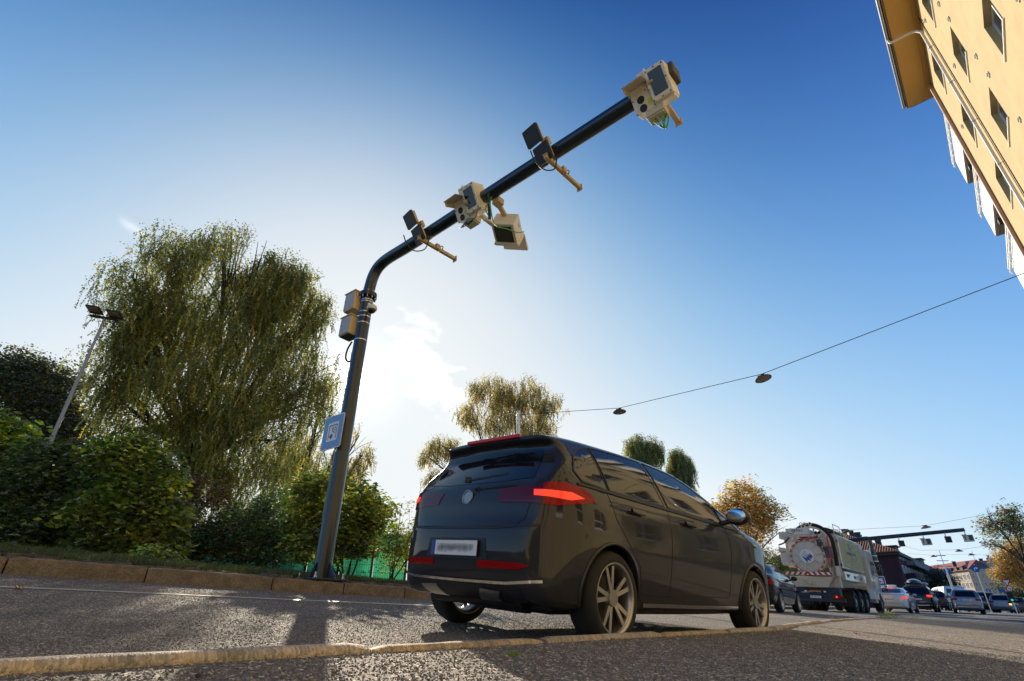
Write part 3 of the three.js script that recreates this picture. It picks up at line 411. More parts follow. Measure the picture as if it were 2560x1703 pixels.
{ // toll sign on the mast 
  const g = thing('toll_sign', 'blue square camera toll sign banded to the near mast', 'sign', V3(MAST.x - 0.06, 2.42, MAST.z + 0.17));
  g.rotation.y = 0.06;
  g.scale.setScalar(0.88);
  const tex = canvasTex(512, 560, (c, w, h) => {
    c.fillStyle = '#e8e8e4'; c.fillRect(0, 0, w, h); c.fillStyle = '#6f9fd4'; c.beginPath(); c.roundRect(14, 14, w - 28, h - 28, 26); c.fill();  // blue made paler: the sky reflection on the face is in the colour
    c.fillStyle = '#ece8e2'; c.beginPath(); c.roundRect(120, 120, w - 240, h - 250, 16); c.fill();
    c.strokeStyle = '#3a4a60'; c.lineWidth = 17; c.beginPath(); c.moveTo(162, h - 160); c.lineTo(162, 170); c.lineTo(w - 156, 170); c.lineTo(w - 156, h - 160); c.stroke();
    c.lineWidth = 15; for (const r of [44, 80, 116]) { c.beginPath(); c.arc(w - 170, 186, r, Math.PI * 0.55, Math.PI * 0.97); c.stroke(); }
    c.fillStyle = '#33507c'; c.save(); c.translate(232, 356); c.rotate(0.6); c.fillRect(-40, -30, 80, 60); c.fillRect(-18, -46, 36, 18); c.restore();
  });
  part(g, 'panel', new THREE.ExtrudeGeometry(rectShape(0.55, 0.6, 0.04), { depth: 0.006, bevelEnabled: false }).translate(0, 0, -0.004), M.galv);
  const face = new THREE.ShapeGeometry(rectShape(0.545, 0.595, 0.038), 6); const p = face.attributes.position, u = face.attributes.uv; for (let i = 0; i < p.count; i++) u.setXY(i, p.getX(i) / 0.545 + 0.5, p.getY(i) / 0.595 + 0.5);
  part(g, 'sign_face', face.translate(0, 0, 0.005), std(1, 1, 1, 0.4, 0, { map: tex }));
  for (const y of [0.22, -0.22]) part(g, 'clamp', [box(0.3, 0.03, 0.02, 0, y, -0.02), box(0.02, 0.03, 0.06, 0.11, y, -0.04), box(0.02, 0.03, 0.06, -0.08, y, -0.04)], M.galv);
  for (const [x, y] of [[-0.05, 0.28], [0.03, 0.28], [-0.05, -0.28], [0.03, -0.28]]) part(g, 'rivet', cyl(0.009, 0.009, 0.006, 10).rotateX(Math.PI / 2).translate(x, y, 0.006), M.black);
}
const A0 = (x) => V3(x, armY, MAST.z);
// twin flat aerials on a bracket slung along the traffic direction
function aerial(x, label, s = 1) {
  const g = thing('twin_aerial', label, 'sensor', A0(x), 'twin flat aerials on the mast arm');
  g.scale.setScalar(s);
  const beam = new THREE.Group(); g.add(beam); beam.name = 'bracket_beam'; 
  part(beam, 'rail', [rbox(0.055, 0.055, 0.78, 0.006, 0, 0, 0), box(0.075, 0.012, 0.12, 0, 0.034, 0.34), box(0.085, 0.1, 0.012, 0, -0.005, -0.39)], M.bracket);
  beam.position.set(0.0, -0.17, -0.22); beam.rotation.set(0.05, 0, 0);
  part(g, 'band', new THREE.CylinderGeometry(0.104, 0.104, 0.05, 28, 1, true).rotateZ(Math.PI / 2).translate(-0.02, 0, 0), M.steel);
  part(g, 'drop_strip', [bar(V3(0.05, -0.12, -0.02), V3(0.05, -0.42, -0.02), 0.03, 0.012), box(0.07, 0.09, 0.07, 0.02, -0.16, -0.2)], M.bracket);
  part(g, 'hook', new THREE.TorusGeometry(0.035, 0.01, 8, 20, 4.4).rotateY(Math.PI / 2).translate(0, -0.06, 0.1), M.bracket);
  part(g, 'u_bolt', [new THREE.TorusGeometry(0.045, 0.008, 8, 16).rotateY(0).translate(0.0, -0.12, -0.3)], M.dk);
  const head = new THREE.Group(); head.name = 'aerial_head'; g.add(head); head.position.set(-0.04, 0.03, 0.22); head.rotation.set(0.62, -0.25, 0.0);
  const pnl = (px, py) => { part(head, 'aerial_panel', new THREE.ExtrudeGeometry(rectShape(0.27, 0.235, 0.018), { depth: 0.028, bevelEnabled: true, bevelSize: 0.004, bevelThickness: 0.004, bevelSegments: 2 }).translate(px, py, 0), M.panel); part(head, 'aerial_back', plate(0.235, 0.2, 0.016, 0.035).translate(px, py, -0.04), M.creamDk); };
  pnl(-0.06, 0.14); pnl(-0.0, -0.135);
  part(head, 'yoke', [box(0.03, 0.5, 0.03, 0.02, 0, -0.055), box(0.12, 0.1, 0.05, 0.03, 0, -0.09)], M.bracket);
  part(g, 'cable', tube([V3(-0.04, -0.27, 0.42), V3(-0.02, -0.4, 0.36), V3(0.03, -0.5, 0.25), V3(0.08, -0.42, 0.1), V3(0.07, -0.2, 0.02), V3(0.06, -0.1, 0.0)], 0.009, 40), M.cableB);
  return g;
}
aerial(-5.42, 'pair of flat black aerials on an ochre bracket, nearest the bend of the mast arm');
aerial(-2.9, 'pair of flat black aerials on a tan bracket, between the two camera housings');
// large two-lens camera housing with a dark window
function housing(x, label, rear) {
  const g = thing('camera_housing', label, 'traffic camera', A0(x), 'camera housings on the mast arm');
  const h = new THREE.Group(); h.name = 'case'; g.add(h); h.position.set(0.09, rear ? -0.15 : -0.06, 0.11); h.scale.setScalar(rear ? 1.0 : 1.05); h.rotation.set(0.46, -0.03, 0.0);
  part(h, 'box', [rbox(0.46, 0.36, 0.16, 0.012, 0, 0, -0.085), rbox(0.225, 0.37, 0.2, 0.012, 0.13, 0.03, -0.08)], M.cream);
  part(h, 'front_plate', plate(0.47, 0.37, 0.012, 0.008), M.cream);
  part(h, 'window_frame', plate(0.235, 0.385, 0.014, 0.05).translate(0.125, 0.03, 0), M.cream);
  part(h, 'dark_window', plate(0.165, 0.29, 0.014, 0.004).translate(0.125, 0.035, 0.051), M.glassDark);
  for (const y of [-0.03, -0.135]) part(h, 'lens', [new THREE.TorusGeometry(0.038, 0.007, 10, 28).translate(-0.13, y, 0.01), cyl(0.036, 0.036, 0.008, 28).rotateX(Math.PI / 2).translate(-0.13, y, 0.009)], M.black);
  part(h, 'visor', [box(0.25, 0.008, 0.19, -0.11, 0.125, 0.1).rotateX(0), box(0.008, 0.07, 0.17, -0.232, 0.09, 0.09)], M.creamDk);
  part(h, 'label', box(0.07, 0.08, 0.002, -0.03, -0.105, 0.0095), M.yellow);
  part(h, 'stay', [bar(V3(0.0, 0.28, -0.02), V3(0.012, -0.0, 0.045), 0.022, 0.03), box(0.1, 0.1, 0.012, -0.05, 0.23, -0.03), box(0.012, 0.12, 0.1, -0.0, 0.24, -0.08)], M.cream);
  for (const [bx, by] of [[-0.22, 0.17], [-0.22, 0.0], [-0.22, -0.17], [0, -0.17], [-0.11, -0.17], [-0.05, 0.05], [0.02, -0.15], [0.22, -0.15], [0.22, 0.2], [0.03, 0.2], [0.22, 0.03], [0.125, 0.21], [0.125, -0.155]]) part(h, 'screw', cyl(0.008, 0.008, 0.008, 8).rotateX(Math.PI / 2).translate(bx, by, bx > 0.01 ? 0.053 : 0.011), M.dk);
  const yo = rear ? -0.1 : 0; part(g, 'lower_tray', [rbox(0.22, 0.1, 0.15, 0.008, 0.07, -0.27 + yo, -0.04), box(0.18, 0.02, 0.12, 0.07, -0.33 + yo, -0.04)], M.creamDk);
  part(g, 'band', new THREE.CylinderGeometry(0.104, 0.104, 0.06, 28, 1, true).rotateZ(Math.PI / 2).translate(0.14, 0, 0), M.steel);
  part(g, 'carrier', [bar(V3(0.14, -0.1, 0.2), V3(0.14, -0.14, -0.5), 0.055, 0.055), box(0.09, 0.1, 0.012, 0.14, -0.14, -0.5), box(0.1, 0.05, 0.14, 0.14, -0.1, 0.05)], M.bracket);
  if (rear) { part(g, 'rear_unit', [rbox(0.12, 0.2, 0.2, 0.02, 0.33, 0.02, 0.02), box(0.2, 0.04, 0.04, 0.22, 0.0, 0.02)], M.dk); }
  const cab = rear ? [[-0.03, 0.02, M.cableG], [0.0, 0.05, M.cableB], [0.05, 0.09, M.cableG], [0.07, 0.1, M.cableG]] : [[-0.1, 0.16, M.cableB], [-0.06, 0.18, M.cableB], [-0.02, 0.2, M.cableB], [0.02, 0.21, M.cableG], [0.05, 0.22, M.cableB]];
  cab.forEach(([sx, ex, m], i) => part(g, 'cable', tube(rear ? [V3(sx + 0.04, -0.42, -0.03), V3(sx + 0.06, -0.5, -0.02), V3(0.12 + i * 0.008, -0.66 - i * 0.01, -0.02), V3(ex + 0.09, -0.55, -0.03), V3(0.17, -0.42, -0.05)] : [V3(sx + 0.03, -0.33, 0.0), V3(sx + 0.03, -0.38 - i * 0.01, 0.06), V3(lerp(sx, ex, 0.5), -0.47 + i * 0.02, 0.13), V3(ex + 0.02, -0.43 + i * 0.01, 0.08), V3(0.235, -0.3, 0.04), V3(0.245, -0.06, 0.0)], 0.0065, 30, 6), m));
  return g;
}
housing(-4.5, 'cream two-lens camera housing at the middle of the mast arm with black cables looping below');
housing(-1.52, 'off-white two-lens camera housing at the free end of the mast arm', true);
{ // housing that looks the other way, hung behind the arm
  const g = thing('camera_housing', 'yellow-lit camera housing facing away, hung on a short arm right of the cable bundle', 'traffic camera', A0(-3.95));
  part(g, 'hanger', [bar(V3(-0.02, -0.12, -0.05), V3(-0.14, -0.14, -0.4), 0.06, 0.06), box(0.12, 0.1, 0.12, -0.02, -0.13, -0.1)], M.bracket);
  const h = new THREE.Group(); h.name = 'case'; g.add(h); h.position.set(-0.2, -0.27, -0.5); h.rotation.set(-0.3, 0.5, -0.12);
  part(h, 'box', rbox(0.36, 0.27, 0.36, 0.012), M.cream);
  part(h, 'front_frame', rbox(0.4, 0.3, 0.05, 0.012, 0, 0, -0.19), M.cream);
  part(h, 'back_plate', plate(0.28, 0.28, 0.01, 0.006).rotateX(Math.PI / 2).translate(0, -0.137, 0), M.dk);
  part(h, 'visor', [prism([[0, 0], [0.3, 0], [0.3, 0.05], [0, 0.02]], 0.4).rotateY(Math.PI / 2).translate(-0.2, 0.13, -0.2)], M.cream);
  part(h, 'vent', [0, 1, 2].map((i) => box(0.004, 0.03, 0.05, 0.182, 0.05, 0.02 + i * 0.012)), M.creamDk);
  part(h, 'foot_bracket', [bar(V3(-0.12, -0.14, 0.16), V3(-0.2, -0.2, 0.3), 0.06, 0.04), cyl(0.03, 0.03, 0.06, 12).rotateZ(1.57).translate(-0.2, -0.2, 0.3)], M.cream);
  part(g, 'cable', tube([V3(-0.06, -0.02, 0.0), V3(-0.08, -0.15, 0.0), V3(-0.07, -0.35, -0.02), V3(-0.07, -0.52, -0.1), V3(-0.02, -0.5, -0.3), V3(0.0, -0.42, -0.55), V3(0.02, -0.36, -0.63)], 0.008, 40, 6), M.cableG);
  part(g, 'cable', tube([V3(-0.04, -0.02, 0.02), V3(-0.06, -0.2, 0.02), V3(-0.09, -0.42, 0), V3(-0.12, -0.3, 0.05), V3(-0.05, -0.24, 0.06), V3(-0.03, -0.36, 0.03), V3(-0.06, -0.5, 0.0)], 0.008, 40, 6), M.cableG);
  part(g, 'cable_bundle', [-0.012, 0, 0.012].map((d) => tube([V3(-0.05 + d, 0.0, 0.07), V3(-0.06 + d, -0.12, 0.06), V3(-0.06 + d, -0.5, 0.02)], 0.012, 20, 6)), M.cableB);
}

// ---------------------------------------------------------------- the ochre apartment block beside the pavement
const plaster = new THREE.MeshStandardMaterial({ color: lin(0.5, 0.4, 0.225), roughness: 0.9, bumpMap: plasterB, bumpScale: 0.006, map: dataTex(512, (u, v) => { const n = 0.86 + 0.2 * (fbm(u * 6, v * 6, 3, 6, 6) - 0.5); return [n, n * 0.985, n * 0.95]; }) });
const paneMat = phys(0.012, 0.016, 0.02, 0.03, 0, { ior: 1.5 }); const soffitM = std(0.58, 0.34, 0.1, 0.85, 0, { bumpMap: plasterB, bumpScale: 0.004 });
function uvBox(g, s = 1) { const p = g.attributes.position, n = g.attributes.normal, u = g.attributes.uv; for (let i = 0; i < p.count; i++) { const ax = Math.abs(n.getX(i)), ay = Math.abs(n.getY(i)); if (ax > 0.7) u.setXY(i, p.getZ(i) * s, p.getY(i) * s); else if (ay > 0.7) u.setXY(i, p.getX(i) * s, p.getZ(i) * s); else u.setXY(i, p.getX(i) * s, p.getY(i) * s); } return g; }
// a wall in the plane x = X seen from -x, with rectangular openings [z0, z1, y0, y1] and reveals of depth d
function wallX(X, z0, z1, y0, y1, holes, d) {
  const s = new THREE.Shape(); s.moveTo(-z0, y0); s.lineTo(-z1, y0); s.lineTo(-z1, y1); s.lineTo(-z0, y1); s.lineTo(-z0, y0);
  for (const [a, b, c, e] of holes) { const p = new THREE.Path(); p.moveTo(-a, c); p.lineTo(-a, e); p.lineTo(-b, e); p.lineTo(-b, c); p.lineTo(-a, c); s.holes.push(p); }
  const g = new THREE.ExtrudeGeometry(s, { depth: d, bevelEnabled: false }); g.applyMatrix4(new THREE.Matrix4().makeBasis(V3(0, 0, -1), V3(0, 1, 0), V3(1, 0, 0))); g.translate(X, 0, 0); return uvBox(g, 0.4);
}
function casement(parent, X, zc, y0, w, h, sash) {
  const g = new THREE.Group(); g.name = 'window'; g.position.set(X, y0, zc); parent.add(g);
  const t = 0.055; const fr = [box(0.06, t, w, 0, t / 2, 0), box(0.06, t, w, 0, h - t / 2, 0), box(0.06, h - 2 * t, t, 0, h / 2, w / 2 - t / 2), box(0.06, h - 2 * t, t, 0, h / 2, -w / 2 + t / 2)];
  const iw = w - 2 * t - 0.01; fr.push(box(0.045, 0.05, iw, -0.012, h * 0.36, 0), ...(sash ? [box(0.045, h - 2 * t, 0.05, -0.014, h / 2, 0)] : []));
  part(g, 'frame', fr, M.white);
  part(g, 'pane', box(0.012, h - 2 * t, w - 2 * t, 0.012, h / 2, 0), paneMat);
  part(g, 'curtain', [box(0.01, h - 0.2, w * 0.22, 0.12, h / 2, w * 0.32), box(0.01, h - 0.2, w * 0.2, 0.12, h / 2, -w * 0.33)], M.creamDk);
  part(g, 'sill', [box(0.22, 0.035, w + 0.1, -0.12, -0.02, 0)], M.white);
  return g;
}
{
  const S = 0.375, X = 3.75, base = -0.9, top = 20.55, zEnd = -22.55, zBack = 16;
  const b = thing('apartment_building', 'ochre rendered apartment block with deep-set white windows, upper right', 'building', null);
  const cols = [[-54.4, 3.5], [-45.3, 3.4], [-35.9, 3.5], [-26.0, 3.5], [-16.5, 3.5], [-7, 3.5], [3, 3.5], [12.5, 3.5], [22, 3.5], [31.5, 3.5]].map(([z, w]) => [z * S, w * S]);
  const holes = [];
  for (let f = 0; f < 7; f++) for (const [z, w] of cols) { const y = (48.4 - 7.78 * f) * S + 0.05; if (y < -0.1) continue; holes.push([z - w / 2, z + w / 2, y, y + 3.55 * S]); }
  // wall in storey bands so that every opening is cut through
  part(b, 'wall', wallX(X, zEnd, zBack, base, top, holes, 0.42), plaster);
  part(b, 'gable_wall', uvBox(box(9, top - base, 0.3, X + 4.92, (top + base) / 2, zEnd + 0.15), 0.4), plaster);
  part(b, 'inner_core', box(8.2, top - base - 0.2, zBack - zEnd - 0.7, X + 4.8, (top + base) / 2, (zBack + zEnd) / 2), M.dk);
  for (const [a, c, y0, y1] of holes) casement(b, X + 0.19, (a + c) / 2, y0 + 0.02, Math.abs(c - a) - 0.004, y1 - y0 - 0.024, Math.abs(c) % 3 < 1.5);
  // eaves: soffit, fascia boards, gutter, roof
  const ov = 0.9, zg = zEnd - 0.95;
  part(b, 'soffit', [box(ov, 0.06, zBack - zg, X - ov / 2 - 0.003, top - 0.06, (zBack + zg) / 2), box(9, 0.06, 0.95, X + 4.5, top - 0.06, zg + 0.473)], soffitM);
  part(b, 'cornice', [0, 1, 2].map((i) => box(0.05, 0.1 - i * 0.02, zBack - zEnd, X - 0.03 - i * 0.05, top - 0.14 + i * 0.02, (zBack + zEnd) / 2)), soffitM);
  part(b, 'fascia', [box(0.05, 0.2, zBack - zg, X - ov - 0.03, top + 0.03, (zBack + zg) / 2), box(9.9, 0.2, 0.05, X + 4.1, top + 0.03, zg - 0.03)], std(0.16, 0.11, 0.06, 0.8));
  part(b, 'roof', prism([[-ov - 0.1, 0], [5, 3.2], [10, 0]], zBack - zg + 0.1).translate(X, top + 0.12, zg - 0.05), std(0.2, 0.09, 0.06, 0.8));
  const gut = new THREE.CylinderGeometry(0.075, 0.075, zBack - zg, 16, 1, false, Math.PI, Math.PI).rotateX(Math.PI / 2).rotateZ(Math.PI / 2).translate(X - ov - 0.13, top + 0.1, (zBack + zg) / 2);
  part(b, 'gutter', [cyl(0.07, 0.07, zBack - zg, 16).rotateX(Math.PI / 2).translate(X - ov - 0.13, top + 0.06, (zBack + zg) / 2)], M.galv);
  for (let z = zg + 0.3; z < -4; z += 0.62) part(b, 'gutter_bracket', box(0.17, 0.02, 0.025, X - ov - 0.12, top + 0.13, z), M.galv);
  // downpipes
  const pz = -51.2 * S;
  part(b, 'downpipe', [tube([V3(X - ov - 0.13, top, pz - 0.15), V3(X - ov - 0.1, top - 0.2, pz - 0.12), V3(X - 0.25, top - 0.42, pz), V3(X - 0.1, top - 0.62, pz)], 0.048, 30), rod(V3(X - 0.1, top - 0.6, pz), V3(X - 0.1, base, pz), 0.048, 0.048, 14)], std(0.72, 0.7, 0.66, 0.35));
  for (let y = top - 1.6; y > 1; y -= 2.0) part(b, 'pipe_clip', [new THREE.CylinderGeometry(0.054, 0.054, 0.05, 14).translate(X - 0.1, y, pz), box(0.1, 0.02, 0.02, X - 0.05, y, pz + 0.07)], M.galv);
  part(b, 'corner_pipe', [rod(V3(X - 0.06, top - 0.15, zEnd - 0.02), V3(X - 0.06, base, zEnd - 0.02), 0.075, 0.075, 16)], std(0.42, 0.25, 0.17, 0.45));
  part(b, 'cable_conduit', [rod(V3(X - 0.015, top - 0.2, pz + 0.3), V3(X - 0.015, base, pz + 0.3), 0.014)], M.dk);
  for (const [y, z] of [[46.4, -42.8], [44.1, -42.7], [38.5, -42.1], [44.4, -48.4], [36.2, -42], [31, -41.7], [44.6, -57.3], [51.9, -48.9], [46.4, -30], [38.5, -30], [30.8, -30.9]]) { const v = part(b, 'vent', [box(0.03, 0.12, 0.15), box(0.02, 0.012, 0.13, -0.03, 0.03, 0), box(0.02, 0.012, 0.13, -0.03, -0.01, 0)], M.grey); v.position.set(X - 0.012, y * S, z * S); }
  // white balconies on the gable end
  for (let f = 0; f < 6; f++) {
    const y = (50.3 - 7.9 * f) * S - 1.5, g = new THREE.Group(); g.name = 'balcony'; b.add(g); g.position.set(X, y, zEnd);
    part(g, 'side_panel', box(0.06, 1.35, 3.55, 0.05, 0.62, -1.85), M.white);
    part(g, 'front_panel', box(2.2, 1.35, 0.06, 1.15, 0.62, -3.66), M.white);
    part(g, 'slab', box(2.2, 0.16, 3.5, 1.2, -0.02, -1.8), std(0.42, 0.36, 0.3, 0.85));
    part(g, 'beam', box(2.2, 0.22, 0.2, 1.2, -0.2, -2.3), M.dk);
    part(g, 'rail', [box(0.05, 0.06, 3.9, -0.06, 1.42, -1.95), box(0.05, 0.05, 3.9, -0.06, 1.24, -1.95), ...[0, 1, 2, 3, 4].map((i) => box(0.035, 0.35, 0.04, -0.06, 1.24, -0.15 - i * 0.9))], M.white);
  }
}

// ---------------------------------------------------------------- trees, shrubs, grass
const leafMat = new THREE.MeshPhysicalMaterial({ color: 0xffffff, roughness: 0.85, transmission: 0.5, thickness: 0, side: THREE.DoubleSide });
function leafGeo(list) { // list of {p, d (along), n, l, w}
  const P = [], N = [], I = [];
  for (const { p, d, n, l, w } of list) { const s = V3().crossVectors(d, n).normalize(), b = P.length / 3; const pt = (a, c, k) => { const q = V3().copy(p).addScaledVector(d, a * l).addScaledVector(s, c * w).addScaledVector(n, k * w); P.push(q.x, q.y, q.z); N.push(n.x, n.y, n.z); }; pt(0, 0, 0); pt(0.45, 0.5, 0.12); pt(1, 0, -0.1); pt(0.45, -0.5, 0.12); I.push(b, b + 1, b + 2, b, b + 2, b + 3); }
  const g = new THREE.BufferGeometry(); g.setAttribute('position', new THREE.Float32BufferAttribute(P, 3)); g.setAttribute('normal', new THREE.Float32BufferAttribute(N, 3)); g.setIndex(I); return g;
}
const rv = (r) => { let v; do v = V3(r() * 2 - 1, r() * 2 - 1, r() * 2 - 1); while (v.lengthSq() > 1 || v.lengthSq() < 0.01); return v.normalize(); };
function sprayGeo(seed, n, size, leaf) { const r = rng(seed), l = []; for (let i = 0; i < n; i++) { const p = rv(r).multiplyScalar(size * Math.cbrt(r())); p.y *= 0.7; const d = rv(r).addScaledVector(p, 0.8 / size).setY(-0.25 + r() * 0.3).normalize(); let nn = rv(r).multiplyScalar(0.8).add(V3(0, 1, 0)).normalize(); nn.addScaledVector(d, -nn.dot(d)).normalize(); const k = leaf * (0.65 + 0.6 * r()); l.push({ p, d, n: nn, l: k, w: k * 0.72 }); } return leafGeo(l); }
function strandGeo(seed, len, gap, leaf) { const r = rng(seed), l = []; for (let y = 0; y < len; y += gap) { const t = y / len, p = V3(Math.sin(t * 3 + seed) * 0.07 * t, -y, Math.cos(t * 2.3 + seed) * 0.06 * t); for (let k = 0; k < 2; k++) { const a = r() * 6.28, d = V3(Math.cos(a) * 0.8, -0.75 - r() * 0.5, Math.sin(a) * 0.8).normalize(), n = rv(r); n.addScaledVector(d, -n.dot(d)).normalize(); const s = leaf * (0.7 + 0.6 * r()); l.push({ p, d, n, l: s, w: s * 0.62 }); } } return leafGeo(l); }
const goldMat = leafMat.clone(); goldMat.transmission = 0.72;
function scatter(parent, name, geo, mats, cols, r, kind = 'stuff', lm = cols[0] === G.gold[0] || cols[0] === G.birchY[0] ? goldMat : leafMat) { const im = new THREE.InstancedMesh(geo, lm, mats.length); im.name = name; im.castShadow = im.receiveShadow = true; const c = new THREE.Color(); mats.forEach((m, i) => { im.setMatrixAt(i, m); const a = cols[Math.floor(r() * cols.length)], q = r(), b = 0.45 + 1.15 * q * q; im.setColorAt(i, c.setRGB(a[0] * b, a[1] * b, a[2] * b)); }); if (kind) im.userData.kind = kind; parent.add(im); return im; }
function limbs(base, blobs, r, rad, opts = {}) {
  const gs = [], fork = opts.fork ?? 0.3;
  const mid = V3(); blobs.forEach((b) => mid.addScaledVector(b.c, 1 / blobs.length));
  const crotch = V3().lerpVectors(base, V3(mid.x, mid.y, mid.z), fork); crotch.x = lerp(base.x, mid.x, fork * 0.8); crotch.z = lerp(base.z, mid.z, fork * 0.8);
  const seg = (pts, r0, r1, n) => { const c = new THREE.CatmullRomCurve3(pts), q = c.getPoints(n); for (let i = 0; i < n; i++) gs.push(rod(q[i], V3().lerpVectors(q[i], q[i + 1], 1.03), lerp(r0, r1, i / n), lerp(r0, r1, (i + 1) / n), r0 > 0.05 ? 9 : 5)); };
  if (!opts.multi) seg([base, V3().lerpVectors(base, crotch, 0.5).add(V3((r() - 0.5) * rad, 0, (r() - 0.5) * rad)), crotch], rad, rad * 0.72, 5);
  for (const b of blobs) {
    if (!opts.multi && b.c.y < crotch.y + 0.4) continue;
    const from = opts.multi ? base.clone().add(V3((r() - 0.5) * rad * 4, 0, (r() - 0.5) * rad * 4)) : V3().lerpVectors(base, crotch, 0.75 + 0.25 * r()), to = b.c.clone();
    const m1 = V3().lerpVectors(from, to, 0.5); m1.y += from.distanceTo(to) * 0.06 * (r() + 0.3); m1.x += (r() - 0.5) * 0.1 * b.r; m1.z += (r() - 0.5) * 0.3 * b.r;
    const rb = rad * (opts.multi ? 0.5 : 0.3) * (0.8 + 0.4 * r()); seg([from, m1, to], rb, rb * 0.35, 7);
    const curve = new THREE.CatmullRomCurve3([from, m1, to]);
    for (let i = 0; i < (opts.twigs ?? 7); i++) { const s = curve.getPoint(0.45 + 0.55 * r()), e = b.c.clone().add(V3((r() * 2 - 1) * b.rx, (r() * 2 - 1) * b.ry, (r() * 2 - 1) * b.rz).multiplyScalar(0.85)), m = V3().lerpVectors(s, e, 0.5); m.y += s.distanceTo(e) * 0.12; seg([s, m, e], rb * 0.3, rb * 0.08, 4); }
  }
  return merge(gs);
}
// blobs are given as places in the view with a depth, and become ellipsoids of foliage in the park
function blobsAt(list, depth, zk = 1) { return list.map(([px, py, rx, ry, dd = 0]) => { const d = depth + dd, k = d / 1305; return { c: at(px, py, d), rx: rx * k, ry: ry * k * 0.95, rz: Math.max(rx, ry) * k * zk, r: Math.max(rx, ry) * k }; }); }
function inBlob(b, r, inner) { const v = rv(r); v.multiplyScalar(Math.pow(inner + (1 - inner) * r(), 0.6) * (0.72 + 0.62 * fbm(v.x * 2.3 + b.c.x + 20, v.y * 2.3 + v.z * 2.3 + 20, 77, 2))); return V3(b.c.x + v.x * b.rx, b.c.y + v.y * b.ry, b.c.z + v.z * b.rz); }
function baseAt(px, py, d) { const p = at(px, py, d); p.y = H(p.x, p.z) + 0.1; return p; }
const tmpM = new THREE.Matrix4(), tmpQ = new THREE.Quaternion(), UP = V3(0, 1, 0);
function broadleaf(name, label, cat, group, base, blobs, o) {
  const r = rng(o.seed), g = thing(name, label, cat, base, group), loc = blobs.map((b) => ({ ...b, c: b.c.clone().sub(base) }));
  part(g, o.stem ?? 'trunk', limbs(V3(0, -0.1, 0), loc, r, o.rad, o), o.bark ?? M.bark);
  const mats = []; const tot = loc.reduce((s, b) => s + b.rx * b.ry, 0);
  for (const b of loc) { const n = Math.round(o.count * b.rx * b.ry / tot); for (let i = 0; i < n; i++) { const p = inBlob(b, r, o.inner ?? 0.2); if (r() < 0.14) p.sub(b.c).multiplyScalar(1.28).add(b.c); if (fbm(p.x * o.gap + 31, p.y * o.gap + p.z * o.gap + 17, o.seed, 2) < (o.cut ?? 0.36)) continue; if (p.y + base.y < H(p.x + base.x, p.z + base.z) + 0.05) continue; tmpQ.setFromAxisAngle(UP, r() * 6.28); const s = 0.7 + 0.6 * r(); mats.push(new THREE.Matrix4().compose(p, tmpQ.clone(), V3(s, s, s))); } }
  scatter(g, 'crown', sprayGeo(o.seed + 3, o.leaves ?? 14, o.spray, o.leaf), mats, o.cols, r);
  return g;
}
function weeping(name, label, cat, group, base, blobs, o) {
  const r = rng(o.seed), g = thing(name, label, cat, base, group), loc = blobs.map((b) => ({ ...b, c: b.c.clone().sub(base) }));
  part(g, 'trunk', limbs(V3(0, -0.1, 0), loc, r, o.rad, o), o.bark ?? M.barkBirch);
  const mats = []; const tot = loc.reduce((s, b) => s + b.rx * b.ry, 0);
  for (const b of loc) { const n = Math.round(o.count * b.rx * b.ry / tot); for (let i = 0; i < n; i++) { const p = inBlob(b, r, 0.15); if (fbm(p.x * o.gap + (o.shift ?? 31), p.z * o.gap + p.y * o.gap * 0.6 + 17, o.seed, 3) < (o.cut ?? 0.4)) continue; tmpQ.setFromAxisAngle(UP, r() * 6.28); const lean = new THREE.Quaternion().setFromAxisAngle(rv(r).setY(0).normalize(), (r() - 0.5) * 0.9); const s = 0.75 + 0.5 * r(); mats.push(new THREE.Matrix4().compose(p, lean.multiply(tmpQ), V3(s, s * (0.55 + 0.75 * r()), s))); } }
  scatter(g, 'crown', strandGeo(o.seed + 3, o.len, o.step, o.leaf), mats, o.cols, r);
  // a few sprays on top so that the outline is not all hanging threads
  const m2 = mats.filter(() => r() < (o.sprays ?? 0.9)).map((m) => m.clone()); scatter(g, 'crown', sprayGeo(o.seed + 5, 12, o.bunch ?? o.len * 0.24, o.leaf), m2, o.cols, r);
  return g;
}
const G = { birch: [[0.27, 0.34, 0.09], [0.2, 0.27, 0.08], [0.36, 0.4, 0.08], [0.55, 0.48, 0.07]], birchY: [[0.58, 0.5, 0.14], [0.46, 0.42, 0.12], [0.72, 0.55, 0.13]], oak: [[0.12, 0.16, 0.07], [0.15, 0.18, 0.06], [0.1, 0.15, 0.07], [0.42, 0.34, 0.06]], hedge: [[0.22, 0.38, 0.04], [0.16, 0.3, 0.035], [0.3, 0.46, 0.03], [0.55, 0.6, 0.03]], lime: [[0.34, 0.5, 0.03], [0.45, 0.58, 0.04], [0.24, 0.42, 0.03]], yellowg: [[0.46, 0.54, 0.04], [0.36, 0.44, 0.04], [0.64, 0.6, 0.05]], gold: [[0.9, 0.5, 0.06], [0.95, 0.56, 0.06], [0.8, 0.55, 0.08], [0.5, 0.5, 0.08]], dark: [[0.11, 0.17, 0.04], [0.14, 0.2, 0.045]] };

